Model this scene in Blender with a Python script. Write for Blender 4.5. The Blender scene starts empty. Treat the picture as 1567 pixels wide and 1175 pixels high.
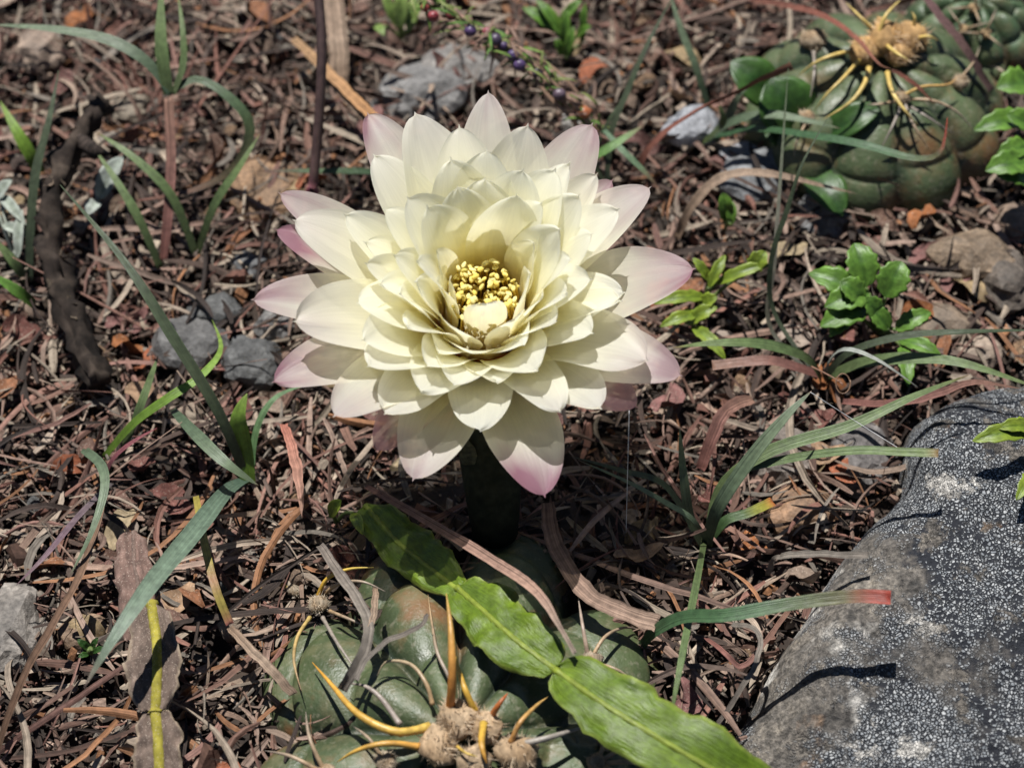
import bpy, math, random
from mathutils import Vector, Matrix, noise
V = Vector
R = math.radians
random.seed(11)

# ------------------------------------------------------------------ camera, sky, sun, exposure
S = 0.01                       # the scene is laid out in centimetres and built in metres
PW, PH = 1567, 1175            # size of the photograph
PITCH, DIST, LENS = R(52), 40.0, 85.0
F = PW * LENS / 36.0
CAM = V((0, -DIST * math.cos(PITCH), DIST * math.sin(PITCH)))
FWD = V((0, math.cos(PITCH), -math.sin(PITCH)))
RGT = V((1, 0, 0))
UPV = V((0, math.sin(PITCH), math.cos(PITCH)))
scene = bpy.context.scene
COL = scene.collection
cd = bpy.data.cameras.new('camera'); cam = bpy.data.objects.new('camera', cd); COL.objects.link(cam)
cam.location = CAM * S
cam.rotation_euler = (math.pi / 2 - PITCH, 0, 0)
cd.lens = LENS; cd.sensor_width = 36; cd.sensor_fit = 'HORIZONTAL'
cd.clip_start = 0.005; cd.clip_end = 60
cd.dof.use_dof = True; cd.dof.focus_distance = 0.368; cd.dof.aperture_fstop = 20
scene.camera = cam

RAYDIR = V((0.155, -0.36, -1.0)).normalized()       # the way the sunlight travels
ELEV = math.asin(-RAYDIR.z)
w = bpy.data.worlds.new('World'); scene.world = w; w.use_nodes = True
nt = w.node_tree; nt.nodes.clear()
sky = nt.nodes.new('ShaderNodeTexSky'); sky.sky_type = 'NISHITA'; sky.sun_disc = False
sky.altitude = 2500; sky.air_density = .75; sky.dust_density = .3
sky.sun_elevation = ELEV
sky.sun_rotation = math.atan2(-RAYDIR.x, -RAYDIR.y)
bg = nt.nodes.new('ShaderNodeBackground'); bg.inputs[1].default_value = 0.05
wo = nt.nodes.new('ShaderNodeOutputWorld')
nt.links.new(sky.outputs[0], bg.inputs[0]); nt.links.new(bg.outputs[0], wo.inputs[0])
sd = bpy.data.lights.new('sun', 'SUN'); sun = bpy.data.objects.new('sun', sd); COL.objects.link(sun)
sd.energy = 5.0; sd.angle = R(0.5); sd.color = (1.0, 0.98, 0.945)
sun.rotation_euler = RAYDIR.to_track_quat('-Z', 'Y').to_euler()
sun.location = (0, 0.3, 1)
scene.render.engine = 'CYCLES'
scene.cycles.max_bounces = 14; scene.cycles.diffuse_bounces = 12; scene.cycles.use_denoising = True
scene.view_settings.view_transform = 'Standard'
scene.view_settings.look = 'None'
scene.view_settings.gamma = 1
scene.view_settings.exposure = 0.42

# ------------------------------------------------------------------ pixel -> place helpers
def ray(px, py):
    return (FWD * F + RGT * (px - PW / 2) - UPV * (py - PH / 2)).normalized()
def P(px, py, z=0.0):
    d = ray(px, py)
    return CAM + d * ((z - CAM.z) / d.z)
def cmpx(p):                    # centimetres per photograph pixel at a point
    return (p - CAM).dot(FWD) / F
PILES = []                      # litter heaped against the cacti: centre, rx, ry, height
def gh(x, y):                   # height of the soil
    h = 0
    for c, rx, ry, hp in PILES:
        q = math.hypot((x - c.x) / rx, (y - c.y) / ry)
        h += hp * math.exp(-((q - 1.0) / .22) ** 2) * (1 if q > .7 else 0)
    return h + (noise.noise(V((x * .35, y * .35, 3.1))) * .32 + noise.noise(V((x * 1.1, y * 1.1, 7.7))) * .16
            + noise.noise(V((x * 3, y * 3, 1.7))) * .06 - .28)

# ------------------------------------------------------------------ mesh helpers
class Acc:
    def __init__(s): s.v = []; s.f = []; s.uv = []; s.c = []
    def add(s, v, f, uv=None, c=None):
        b = len(s.v); s.v += v
        s.f += [tuple(i + b for i in q) for q in f]
        s.uv += uv if uv else [(0.5, 0.5)] * len(v)
        if c is None: c = (.5, .5, .5)
        s.c += c if isinstance(c, list) else [c] * len(v)

ORG = {}
def make_mesh(name, acc, origin=V((0, 0, 0)), smooth=True):
    me = bpy.data.meshes.new(name)
    me.from_pydata([((v - origin) * S)[:] for v in acc.v], [], acc.f)
    uvl = me.uv_layers.new(name='UVMap')
    li = [0] * len(me.loops); me.loops.foreach_get('vertex_index', li)
    flat = []
    for i in li: flat += acc.uv[i]
    uvl.data.foreach_set('uv', flat)
    at = me.attributes.new('col', 'FLOAT_COLOR', 'POINT')
    fl = []
    for c in acc.c: fl += (c[0], c[1], c[2], 1.0)
    at.data.foreach_set('color', fl)
    if smooth: me.polygons.foreach_set('use_smooth', [True] * len(me.polygons))
    me.update()
    return me
def obj(name, acc, mat, parent=None, origin=None, smooth=True):
    po = ORG[parent.name] if parent else V((0, 0, 0))
    if origin is None: origin = po if parent else acc.v[0].copy()
    me = make_mesh(name, acc, origin, smooth)
    if mat: me.materials.append(mat)
    o = bpy.data.objects.new(name, me); COL.objects.link(o)
    o.location = (origin - po) * S
    if parent: o.parent = parent
    ORG[o.name] = origin.copy()
    return o
def empty(name, origin):
    o = bpy.data.objects.new(name, None); COL.objects.link(o)
    o.location = origin * S; o.empty_display_size = .005; ORG[o.name] = origin.copy()
    return o
def tag(o, label=None, cat=None, group=None, kind=None):
    if label: o['label'] = label
    if cat: o['category'] = cat
    if group: o['group'] = group
    if kind: o['kind'] = kind
    return o

def spline(pts, n):             # Catmull-Rom through pts, n+1 samples; pts any-dimensional lists
    pts = [list(p) for p in pts]; m = len(pts) - 1; out = []
    for k in range(n + 1):
        t = k / n * m; i = min(int(t), m - 1); u = t - i
        p0 = pts[max(i - 1, 0)]; p1 = pts[i]; p2 = pts[i + 1]; p3 = pts[min(i + 2, m)]
        out.append([.5 * (2 * b + (c - a) * u + (2 * a - 5 * b + 4 * c - d) * u * u + (3 * b - a - 3 * c + d) * u ** 3)
                    for a, b, c, d in zip(p0, p1, p2, p3)])
    return out
def frames(pts, N, twist=0, roll=0):
    out = []; n = len(pts)
    for i, p in enumerate(pts):
        t = (pts[min(i + 1, n - 1)] - pts[max(i - 1, 0)])
        t = t.normalized() if t.length > 1e-9 else V((1, 0, 0))
        s = t.cross(N)
        s = s.normalized() if s.length > 1e-4 else t.orthogonal().normalized()
        nn = s.cross(t).normalized()
        a = roll + twist * i / max(n - 1, 1)
        s2 = s * math.cos(a) + nn * math.sin(a); n2 = nn * math.cos(a) - s * math.sin(a)
        out.append((t, s2, n2))
    return out
def ribbon(acc, pts, wid, N, th=.02, fold=.12, col=(.5, .5, .5), twist=0, roll=0):
    n = len(pts); vs = []; fs = []; uv = []; cs = []          # two sheets that meet in crisp edges
    fr = frames(pts, N, twist, roll)
    for i in range(n):
        c = pts[i]; t, s, nn = fr[i]; ww = wid[i]; k = i / (n - 1)
        h = min(th, ww * .5); e = nn * fold * ww
        l, r = c - s * ww / 2 + e, c + s * ww / 2 + e
        vs += [l, c + nn * h / 2, r, l, c - nn * h / 2, r]
        uv += [(0, k), (.5, k), (1, k), (0, k), (.5, k), (1, k)]
        cs += [col[i] if isinstance(col, list) else col] * 6
        if i:
            a = (i - 1) * 6; b = i * 6
            fs += [(a, a + 1, b + 1, b), (a + 1, a + 2, b + 2, b + 1), (a + 3, b + 3, b + 4, a + 4), (a + 4, b + 4, b + 5, a + 5)]
    fs.append((4, 2, 1, 0)); e = (n - 1) * 6; fs.append((e, e + 1, e + 2, e + 4))
    acc.add(vs, fs, uv, cs)
def tube(acc, pts, rad, m=7, col=(.5, .5, .5), bump=0, seed=0):
    n = len(pts); vs = []; fs = []; uv = []; cs = []
    fr = frames(pts, V((.13, .21, 1)))
    for i in range(n):
        t, s, nn = fr[i]
        for j in range(m):
            a = 2 * math.pi * j / m
            d = s * math.cos(a) + nn * math.sin(a)
            r = rad[i]
            if bump: r *= 1 + bump * noise.noise(pts[i] * 3 + d * 1.5 + V((seed, 0, 0)))
            vs.append(pts[i] + d * r); uv.append((j / m, i / (n - 1)))
            cs.append(col[i] if isinstance(col, list) else col)
        if i:
            for j in range(m):
                j2 = (j + 1) % m
                fs.append(((i - 1) * m + j, (i - 1) * m + j2, i * m + j2, i * m + j))
    fs.append(tuple(range(m - 1, -1, -1))); fs.append(tuple((n - 1) * m + j for j in range(m)))
    acc.add(vs, fs, uv, cs)
def blade_profile(k, base=.75, tip=.04, cut=False):
    if cut: return base + (1 - base) * min(1, k * 4)
    return (base + (1 - base) * min(1, k * 3)) * max(tip, (1 - max(0, (k - .45) / .55) ** 1.7))
def lerp3(a, b, t): return tuple(x + (y - x) * t for x, y in zip(a, b))
def grad(stops, k):
    for (a, ca), (b, cb) in zip(stops, stops[1:]):
        if k <= b: return lerp3(ca, cb, (k - a) / (b - a) if b > a else 0)
    return stops[-1][1]
def ico(sub):
    import bmesh
    bm = bmesh.new(); bmesh.ops.create_icosphere(bm, subdivisions=sub, radius=1)
    v = [q.co.copy() for q in bm.verts]; f = [tuple(x.index for x in q.verts) for q in bm.faces]
    bm.free(); return v, f
ICO1, ICO2, ICO3 = ico(1), ico(2), ico(3)
def blob(acc, c, r, sc=(1, 1, 1), amp=.2, freq=1.2, seed=0, col=(.5, .5, .5), base=ICO2, rot=None):
    vs = []
    for q in base[0]:
        d = q * (1 + amp * noise.noise(q * freq + V((seed * 3.7, seed, -seed))) + amp * .4 * noise.noise(q * freq * 2.7 + V((seed, 9, 1))))
        d = V((d.x * sc[0], d.y * sc[1], d.z * sc[2]))
        if rot: d = rot @ d
        vs.append(c + d * r)
    acc.add(vs, list(base[1]), [(q.x * .5 + .5, q.z * .5 + .5) for q in base[0]], col)

# ------------------------------------------------------------------ materials
def newmat(name):
    m = bpy.data.materials.new(name); m.use_nodes = True
    n = m.node_tree.nodes; b = n['Principled BSDF']
    return m, m.node_tree, b
def N(t, typ, **kw):
    n = t.nodes.new(typ)
    for k, v in kw.items(): setattr(n, k, v)
    return n
def tex_noise(t, scale, detail=4, vec=None, rough=.55):
    n = N(t, 'ShaderNodeTexNoise'); n.inputs['Scale'].default_value = scale
    n.inputs['Detail'].default_value = detail; n.inputs['Roughness'].default_value = rough
    if vec: t.links.new(vec, n.inputs['Vector'])
    return n
def ramp(t, fac, stops, interp='LINEAR'):
    r = N(t, 'ShaderNodeValToRGB'); r.color_ramp.interpolation = interp
    e = r.color_ramp.elements
    while len(e) < len(stops): e.new(.5)
    for q, (p, c) in zip(e, stops):
        q.position = p
        q.color = (c, c, c, 1) if isinstance(c, (int, float)) else (*c, 1)
    t.links.new(fac, r.inputs[0]); return r
def mix(t, a, b, fac, mode='MIX'):
    m = N(t, 'ShaderNodeMix', data_type='RGBA', blend_type=mode)
    for s, i in ((fac, 0), (a, 6), (b, 7)):
        if isinstance(s, (int, float)): m.inputs[i].default_value = s
        elif isinstance(s, tuple): m.inputs[i].default_value = (*s, 1)
        else: t.links.new(s, m.inputs[i])
    return m.outputs[2]
def bump(t, b, h, dist=.0002, strength=.6):
    n = N(t, 'ShaderNodeBump'); n.inputs['Distance'].default_value = dist; n.inputs['Strength'].default_value = strength
    t.links.new(h, n.inputs['Height']); t.links.new(n.outputs[0], b.inputs['Normal']); return n
def translucent(t, b, colour, fac):
    out = t.nodes['Material Output']
    tr = N(t, 'ShaderNodeBsdfTranslucent')
    if isinstance(colour, tuple): tr.inputs[0].default_value = (*colour, 1)
    else: t.links.new(colour, tr.inputs[0])
    ms = N(t, 'ShaderNodeMixShader'); ms.inputs[0].default_value = fac
    t.links.new(b.outputs[0], ms.inputs[1]); t.links.new(tr.outputs[0], ms.inputs[2])
    t.links.new(ms.outputs[0], out.inputs[0])
def uvvec(t, sx, sy):
    u = N(t, 'ShaderNodeUVMap'); mp = N(t, 'ShaderNodeMapping')
    mp.inputs['Scale'].default_value = (sx, sy, 1)
    oi = N(t, 'ShaderNodeObjectInfo'); t.links.new(u.outputs[0], mp.inputs[0])
    cx = N(t, 'ShaderNodeCombineXYZ'); t.links.new(oi.outputs['Random'], cx.inputs[2])
    sc = N(t, 'ShaderNodeVectorMath', operation='SCALE'); sc.inputs['Scale'].default_value = 37
    t.links.new(cx.outputs[0], sc.inputs[0])
    ad = N(t, 'ShaderNodeVectorMath', operation='ADD')
    t.links.new(mp.outputs[0], ad.inputs[0]); t.links.new(sc.outputs[0], ad.inputs[1])
    return ad.outputs[0]
def objvec(t):
    return N(t, 'ShaderNodeTexCoord').outputs['Object']

def fibre_mat(name, rough=.65, tl=0.0, streak=(7, 2.5), lo=.55, hi=1.3, spec=.3, speck=0.0):
    m, t, b = newmat(name)
    at = N(t, 'ShaderNodeAttribute', attribute_name='col')
    n = tex_noise(t, 1, 5, uvvec(t, *streak))
    r = ramp(t, n.outputs[0], [(.3, lo), (.7, hi)])
    c = mix(t, at.outputs[0], r.outputs[0], 1.0, 'MULTIPLY')
    n2 = tex_noise(t, 900, 3, objvec(t))
    r2 = ramp(t, n2.outputs[0], [(.3, .72), (.7, 1.2)])
    c = mix(t, c, r2.outputs[0], 1.0, 'MULTIPLY')
    if speck:
        vo = tex_noise(t, 4200, 1, objvec(t))
        r3 = ramp(t, vo.outputs[0], [(.62, 0.), (.72, speck)])
        c = mix(t, c, (.5, .42, .34), r3.outputs[0])
    t.links.new(c, b.inputs['Base Color'])
    b.inputs['Roughness'].default_value = rough
    b.inputs['Specular IOR Level'].default_value = spec
    bump(t, b, n.outputs[0], .00025, .7)
    if tl: translucent(t, b, c, tl)
    return m
M = {}
M['straw'] = fibre_mat('dry_straw', .7, .08, (6, 1.5), .5, 1.35, .25)
M['strip'] = fibre_mat('dead_blade', .75, .06, (13, .8), .32, 1.4, .2)
M['crumb'] = fibre_mat('litter_crumb', .85, 0, (3, 3), .6, 1.3, .2)
M['blade'] = fibre_mat('grass_blade', .42, .12, (10, 1.2), .75, 1.2, .45)
M['leaf'] = fibre_mat('green_leaf', .42, .22, (4, 4), .7, 1.25, .45)
M['wing'] = fibre_mat('winged_stem_green', .45, .12, (14, 14), .8, 1.15, .4)
M['deadleaf'] = fibre_mat('dead_leaf', .8, .05, (4, 5), .6, 1.25, .2, .5)
M['silver'] = fibre_mat('silvery_leaf', .85, .1, (5, 5), .8, 1.15, .1)
M['stem'] = fibre_mat('plant_stem', .45, 0, (5, 4), .75, 1.2, .4)
M['bark'] = fibre_mat('twig_bark', .9, 0, (4, 14), .2, 1.7, .2)
M['berry'] = fibre_mat('berry_skin', .35, 0, (3, 3), .7, 1.2, .5)
M['spine'] = fibre_mat('spine_horn', .42, 0, (2, 6), .8, 1.15, .45)
M['wool'] = fibre_mat('areole_wool', .95, .12, (9, 9), .65, 1.25, .1)
M['anther'] = fibre_mat('anther_pollen', .75, .25, (4, 4), .85, 1.12, .2)
M['filament'] = fibre_mat('filament_yellow', .5, .2, (2, 2), .85, 1.1, .3)
M['tube'] = fibre_mat('floral_tube_skin', .8, 0, (4, 9), .5, 1.3, .12)
M['silk'] = fibre_mat('spider_silk', .2, 0, (1, 1), .9, 1.1, 1.0)

def petal_material():
    m, t, b = newmat('petal_cream')
    u = N(t, 'ShaderNodeUVMap'); sp = N(t, 'ShaderNodeSeparateXYZ'); t.links.new(u.outputs[0], sp.inputs[0])
    oi = N(t, 'ShaderNodeObjectInfo'); oc = N(t, 'ShaderNodeSeparateColor'); t.links.new(oi.outputs['Color'], oc.inputs[0])
    body = ramp(t, sp.outputs[1], [(0.0, (.62, .13, .012)), (.10, (.70, .27, .03)), (.20, (.80, .66, .22)), (.40, (.96, .91, .57)),
                                   (.66, (.96, .945, .77)), (1.0, (.95, .945, .85))])
    veins = tex_noise(t, 1, 3, uvvec(t, 26, 1.6))
    vr = ramp(t, veins.outputs[0], [(.3, .93), (.7, 1.03)])
    c = mix(t, body.outputs[0], vr.outputs[0], 1, 'MULTIPLY')
    # pink flush of the outer petals, stronger to the tip, uneven
    ns = tex_noise(t, 1, 2, uvvec(t, 2.2, 1.5))
    ad = N(t, 'ShaderNodeMath', operation='MULTIPLY_ADD'); ad.inputs[1].default_value = .55
    t.links.new(ns.outputs[0], ad.inputs[0]); t.links.new(sp.outputs[1], ad.inputs[2])
    hf = N(t, 'ShaderNodeMath', operation='MULTIPLY'); hf.inputs[1].default_value = .5; t.links.new(ad.outputs[0], hf.inputs[0])
    pr = ramp(t, hf.outputs[0], [(.38, 0.), (.50, .16), (.575, .55), (.64, 1.)])
    pm = N(t, 'ShaderNodeMath', operation='MULTIPLY'); t.links.new(pr.outputs[0], pm.inputs[0]); t.links.new(oc.outputs[0], pm.inputs[1])
    c = mix(t, c, (.43, .19, .27), pm.outputs[0])
    t.links.new(c, b.inputs['Base Color'])
    b.inputs['Roughness'].default_value = .42
    b.inputs['Specular IOR Level'].default_value = .4
    cells = N(t, 'ShaderNodeTexVoronoi'); cells.inputs['Scale'].default_value = 5200
    t.links.new(objvec(t), cells.inputs['Vector'])
    sumh = N(t, 'ShaderNodeMath', operation='MULTIPLY_ADD'); sumh.inputs[1].default_value = .35
    t.links.new(cells.outputs[0], sumh.inputs[0]); t.links.new(veins.outputs[0], sumh.inputs[2])
    bump(t, b, sumh.outputs[0], .00012, .5)
    b.inputs['Sheen Weight'].default_value = .3
    translucent(t, b, mix(t, c, (.98, .95, .74), .5), .56)
    # thin tissue: a little light passes straight through
    out = t.nodes['Material Output']; src = out.inputs[0].links[0].from_socket
    tp_ = N(t, 'ShaderNodeBsdfTransparent'); tp_.inputs[0].default_value = (1, .97, .86, 1)
    ms = N(t, 'ShaderNodeMixShader'); ms.inputs[0].default_value = .15
    t.links.new(src, ms.inputs[1]); t.links.new(tp_.outputs[0], ms.inputs[2]); t.links.new(ms.outputs[0], out.inputs[0])
    return m
M['petal'] = petal_material()

def cactus_material():
    m, t, b = newmat('cactus_skin')
    at = N(t, 'ShaderNodeAttribute', attribute_name='col')
    n = tex_noise(t, 130, 5, objvec(t))
    r = ramp(t, n.outputs[0], [(.3, .72), (.7, 1.35)])
    c = mix(t, at.outputs[0], r.outputs[0], 1, 'MULTIPLY')
    n2 = tex_noise(t, 75, 4, objvec(t), .65)
    r2 = ramp(t, n2.outputs[0], [(.54, 0.), (.68, .7)])
    c = mix(t, c, (.20, .085, .035), r2.outputs[0])
    n3 = tex_noise(t, 900, 3, objvec(t))
    r3 = ramp(t, n3.outputs[0], [(.56, 0.), (.72, .45)])
    c = mix(t, c, (.24, .22, .16), r3.outputs[0])
    n5 = tex_noise(t, 210, 6, objvec(t), .7)
    r5 = ramp(t, n5.outputs[0], [(.48, 0.), (.66, .6)])
    c = mix(t, c, (.13, .12, .06), r5.outputs[0])
    t.links.new(c, b.inputs['Base Color'])
    rr = ramp(t, n.outputs[0], [(.3, .38), (.7, .62)])
    t.links.new(rr.outputs[0], b.inputs['Roughness'])
    b.inputs['Specular IOR Level'].default_value = .5
    n4 = tex_noise(t, 1500, 2, objvec(t))
    bump(t, b, n4.outputs[0], .00022, .6)
    return m
M['cactus'] = cactus_material()

def soil_material():
    m, t, b = newmat('dark_soil')
    n = tex_noise(t, 160, 8, objvec(t), .65)
    r = ramp(t, n.outputs[0], [(.3, (.010, .007, .005)), (.5, (.028, .019, .014)), (.7, (.075, .05, .034))])
    t.links.new(r.outputs[0], b.inputs['Base Color']); b.inputs['Roughness'].default_value = .95
    bump(t, b, n.outputs[0], .002, .8)
    return m
M['soil'] = soil_material()

def stone_material():
    m, t, b = newmat('pebble_stone')
    oi = N(t, 'ShaderNodeObjectInfo')
    n = tex_noise(t, 260, 6, objvec(t), .65)
    r = ramp(t, n.outputs[0], [(.3, .45), (.55, 1.), (.72, 1.55)])
    c = mix(t, oi.outputs['Color'], r.outputs[0], 1, 'MULTIPLY')
    c = mix(t, c, (.72, .72, .72), 1, 'MULTIPLY')
    n2 = tex_noise(t, 1300, 3, objvec(t))
    r2 = ramp(t, n2.outputs[0], [(.35, .7), (.65, 1.3)])
    c = mix(t, c, r2.outputs[0], 1, 'MULTIPLY')
    t.links.new(c, b.inputs['Base Color']); b.inputs['Roughness'].default_value = .7
    bump(t, b, n.outputs[0], .0012, .7)
    return m
M['stone'] = stone_material()

def rock_material():
    m, t, b = newmat('lichen_rock')
    ov = objvec(t)
    n0 = tex_noise(t, 190, 8, ov, .72)
    base = ramp(t, n0.outputs[0], [(.30, (.03, .028, .026)), (.45, (.11, .098, .085)), (.58, (.20, .175, .145)), (.72, (.32, .27, .2))])
    q = tex_noise(t, 70, 4, ov, .5)
    qr = ramp(t, q.outputs[0], [(.56, 0.), (.64, 1.)])
    c = mix(t, base.outputs[0], (.60, .57, .52), qr.outputs[0])
    o = tex_noise(t, 55, 4, ov, .6); o.inputs['Distortion'].default_value = .5
    orr = ramp(t, o.outputs[0], [(.62, 0.), (.70, .8)])
    c = mix(t, c, (.30, .17, .085), orr.outputs[0])
    gr = tex_noise(t, 1100, 4, ov, .7)
    grr = ramp(t, gr.outputs[0], [(.32, .22), (.5, .95), (.68, 1.9)])
    c = mix(t, c, grr.outputs[0], 1, 'MULTIPLY')
    # areolate lichen: pale cells on a blue-black bed
    wob = tex_noise(t, 700, 2, ov)
    wv = N(t, 'ShaderNodeVectorMath', operation='SCALE'); wv.inputs['Scale'].default_value = .0011
    t.links.new(wob.outputs['Color'], wv.inputs[0])
    av = N(t, 'ShaderNodeVectorMath', operation='ADD'); t.links.new(ov, av.inputs[0]); t.links.new(wv.outputs[0], av.inputs[1])
    vo = N(t, 'ShaderNodeTexVoronoi', feature='DISTANCE_TO_EDGE'); vo.inputs['Scale'].default_value = 2000
    t.links.new(av.outputs[0], vo.inputs['Vector'])
    vc = N(t, 'ShaderNodeTexVoronoi'); vc.inputs['Scale'].default_value = 2000
    t.links.new(av.outputs[0], vc.inputs['Vector'])
    sepc = N(t, 'ShaderNodeSeparateColor'); t.links.new(vc.outputs['Color'], sepc.inputs[0])
    n3 = tex_noise(t, 330, 4, ov, .6)
    # each cell is there or missing, by its own number and a patchy density
    den = N(t, 'ShaderNodeMath', operation='ADD'); t.links.new(sepc.outputs[0], den.inputs[0])
    n6 = tex_noise(t, 65, 3, ov, .5); n36 = N(t, 'ShaderNodeMath', operation='MULTIPLY_ADD'); n36.inputs[1].default_value = 3.2
    t.links.new(n6.outputs[0], n36.inputs[0]); t.links.new(n3.outputs[0], n36.inputs[2])
    n37 = N(t, 'ShaderNodeMath', operation='SUBTRACT'); n37.inputs[1].default_value = 1.66; t.links.new(n36.outputs[0], n37.inputs[0])
    t.links.new(n37.outputs[0], den.inputs[1])
    keep = ramp(t, den.outputs[0], [(.52, 0.), (.58, 1.)])
    edge = ramp(t, vo.outputs['Distance'], [(.05, 0.), (.2, 1.)])
    cellm = N(t, 'ShaderNodeMath', operation='MULTIPLY'); t.links.new(keep.outputs[0], cellm.inputs[0]); t.links.new(edge.outputs[0], cellm.inputs[1])
    cellc = mix(t, (.24, .26, .28), (.55, .56, .56), sepc.outputs[1])
    lich = mix(t, (.011, .013, .020), cellc, cellm.outputs[0])
    q2 = tex_noise(t, 150, 6, ov, .68); q2r = ramp(t, q2.outputs[0], [(.55, 1.), (.59, 0.)])
    pm = tex_noise(t, 48, 5, ov, .62)
    sx = N(t, 'ShaderNodeSeparateXYZ'); t.links.new(ov, sx.inputs[0])
    ma = N(t, 'ShaderNodeMath', operation='MULTIPLY_ADD'); ma.inputs[1].default_value = 4.2
    t.links.new(sx.outputs[0], ma.inputs[0]); t.links.new(pm.outputs[0], ma.inputs[2])
    mask = ramp(t, ma.outputs[0], [(.35, 0.), (.42, 1.)])
    mk = N(t, 'ShaderNodeMath', operation='MULTIPLY'); t.links.new(mask.outputs[0], mk.inputs[0]); t.links.new(q2r.outputs[0], mk.inputs[1])
    c2 = mix(t, c, lich, mk.outputs[0]); c2 = mix(t, c2, (.86, .86, .86), 1, 'MULTIPLY')
    t.links.new(c2, b.inputs['Base Color']); b.inputs['Roughness'].default_value = .8
    hm = N(t, 'ShaderNodeMath', operation='MULTIPLY'); t.links.new(cellm.outputs[0], hm.inputs[0]); t.links.new(mask.outputs[0], hm.inputs[1])
    hs = N(t, 'ShaderNodeMath', operation='MULTIPLY_ADD'); hs.inputs[1].default_value = .5
    ga = N(t, 'ShaderNodeMath', operation='MULTIPLY_ADD'); ga.inputs[1].default_value = .35
    t.links.new(gr.outputs[0], ga.inputs[0]); t.links.new(n0.outputs[0], ga.inputs[2])
    t.links.new(hm.outputs[0], hs.inputs[0]); t.links.new(ga.outputs[0], hs.inputs[2])
    bump(t, b, hs.outputs[0], .0013, 1.)
    return m
M['rock'] = rock_material()

# ------------------------------------------------------------------ cacti
class Cactus:
    def __init__(s, c, Rr, Ry, H, nrib, phase, seed, ribamp=.10, tf=2.1, ta=.11):
        s.c, s.R, s.H, s.n, s.ph, s.seed, s.ra = c, Rr, H, nrib, phase, seed, ribamp
        s.Ry, s.tf, s.ta = Ry, tf, ta
    def surf(s, th, ph):        # th round, ph from apex 0 to ~1.7
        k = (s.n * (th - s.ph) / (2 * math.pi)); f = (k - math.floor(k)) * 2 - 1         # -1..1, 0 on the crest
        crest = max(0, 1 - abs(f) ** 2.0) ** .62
        q = ph * s.tf + .25 * math.sin(3 * math.floor(k) + s.seed)                       # tubercles down the rib
        g = (q - math.floor(q)) * 2 - 1
        tub = max(0, 1 - abs(g) ** 2.4) ** .55
        amt = min(1, ph / .4)
        r = 1 + s.ra * amt * (crest - 1) + s.ta * amt * (tub - 1) * crest - .08 * math.exp(-(ph / .22) ** 2)
        r *= 1 + .02 * noise.noise(V((math.cos(th) * 2, math.sin(th) * 2, ph + s.seed)))
        return s.c + V((s.R * r * math.sin(ph) * math.cos(th), s.Ry * r * math.sin(ph) * math.sin(th), s.H * r * math.cos(ph))), crest
    def hit(s, px, py, lift=0.0):
        d = ray(px, py); o = CAM - s.c
        Rr, Ry, H = s.R + lift, s.Ry + lift, s.H + lift
        o2 = V((o.x / Rr, o.y / Ry, o.z / H)); d2 = V((d.x / Rr, d.y / Ry, d.z / H))
        A = d2.dot(d2); B = 2 * o2.dot(d2); C = o2.dot(o2) - 1
        D = B * B - 4 * A * C
        if D < 0: return CAM + d * (-B / (2 * A))
        return CAM + d * ((-B - math.sqrt(D)) / (2 * A))
    def body(s, root, tint):
        a = Acc(); nu, nv = 260, 80; vs = []; cs = []
        for j in range(nv + 1):
            ph = .02 + 1.75 * j / nv
            for i in range(nu):
                p, crest = s.surf(2 * math.pi * i / nu, ph)
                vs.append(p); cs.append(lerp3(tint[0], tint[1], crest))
        fs = [(j * nu + i, (j + 1) * nu + i, (j + 1) * nu + (i + 1) % nu, j * nu + (i + 1) % nu) for j in range(nv) for i in range(nu)]
        fs.append(tuple(range(nu)))
        a.add(vs, fs, None, cs)
        return obj('body', a, M['cactus'], root)

YEL, ORA, TAN, GREY = (.55, .34, .06), (.42, .16, .03), (.38, .25, .13), (.27, .23, .19)
WOOL = (.55, .41, .27)
def wool(root, c, r, col=WOOL, seed=0, flat=.7, name='areole', nh=520):
    a = Acc(); rnd = random.Random(seed)
    blob(a, c, r * .92, (1, 1, flat), .5, 2.6, seed, [lerp3(col, (.30, .19, .10), rnd.random() * .8) for _ in ICO2[0]])
    for i in range(nh):
        d = V((rnd.gauss(0, 1), rnd.gauss(0, 1), abs(rnd.gauss(0, 1)) * .8 + .05)).normalized()
        s0 = c + V((d.x, d.y, d.z * flat)) * r * .6
        l = r * rnd.uniform(.12, .36); b = V((rnd.gauss(0, 1), rnd.gauss(0, 1), rnd.gauss(0, .6))) * l * .8
        wv = d.orthogonal().normalized() * r * rnd.uniform(.02, .05)
        m_ = s0 + d * l * .6 + b * .4; e = s0 + d * l * .8 + b
        cc = lerp3(col, (.66, .53, .38), rnd.random())
        a.add([s0 - wv, s0 + wv, m_ - wv * .8, m_ + wv * .8, e], [(0, 1, 3, 2), (2, 3, 4)], None, cc)
    return obj(name, a, M['wool'], root)
def spine(parent, pts, w0, cols, m=8):
    sp = [V(q) for q in spline([p[:] for p in pts], 18)]
    a = Acc(); n = len(sp)
    rad = [max(.006, w0 / 2 * (1 - .25 * (i / (n - 1))) * (1 - (i / (n - 1)) ** 3.5)) for i in range(n)]
    rad[0] *= 1.25; rad[1] *= 1.1
    tube(a, sp, rad, m, [lerp3(cols[0], cols[1], i / (n - 1)) for i in range(n)])
    return obj('spine', a, M['spine'], parent)

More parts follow.
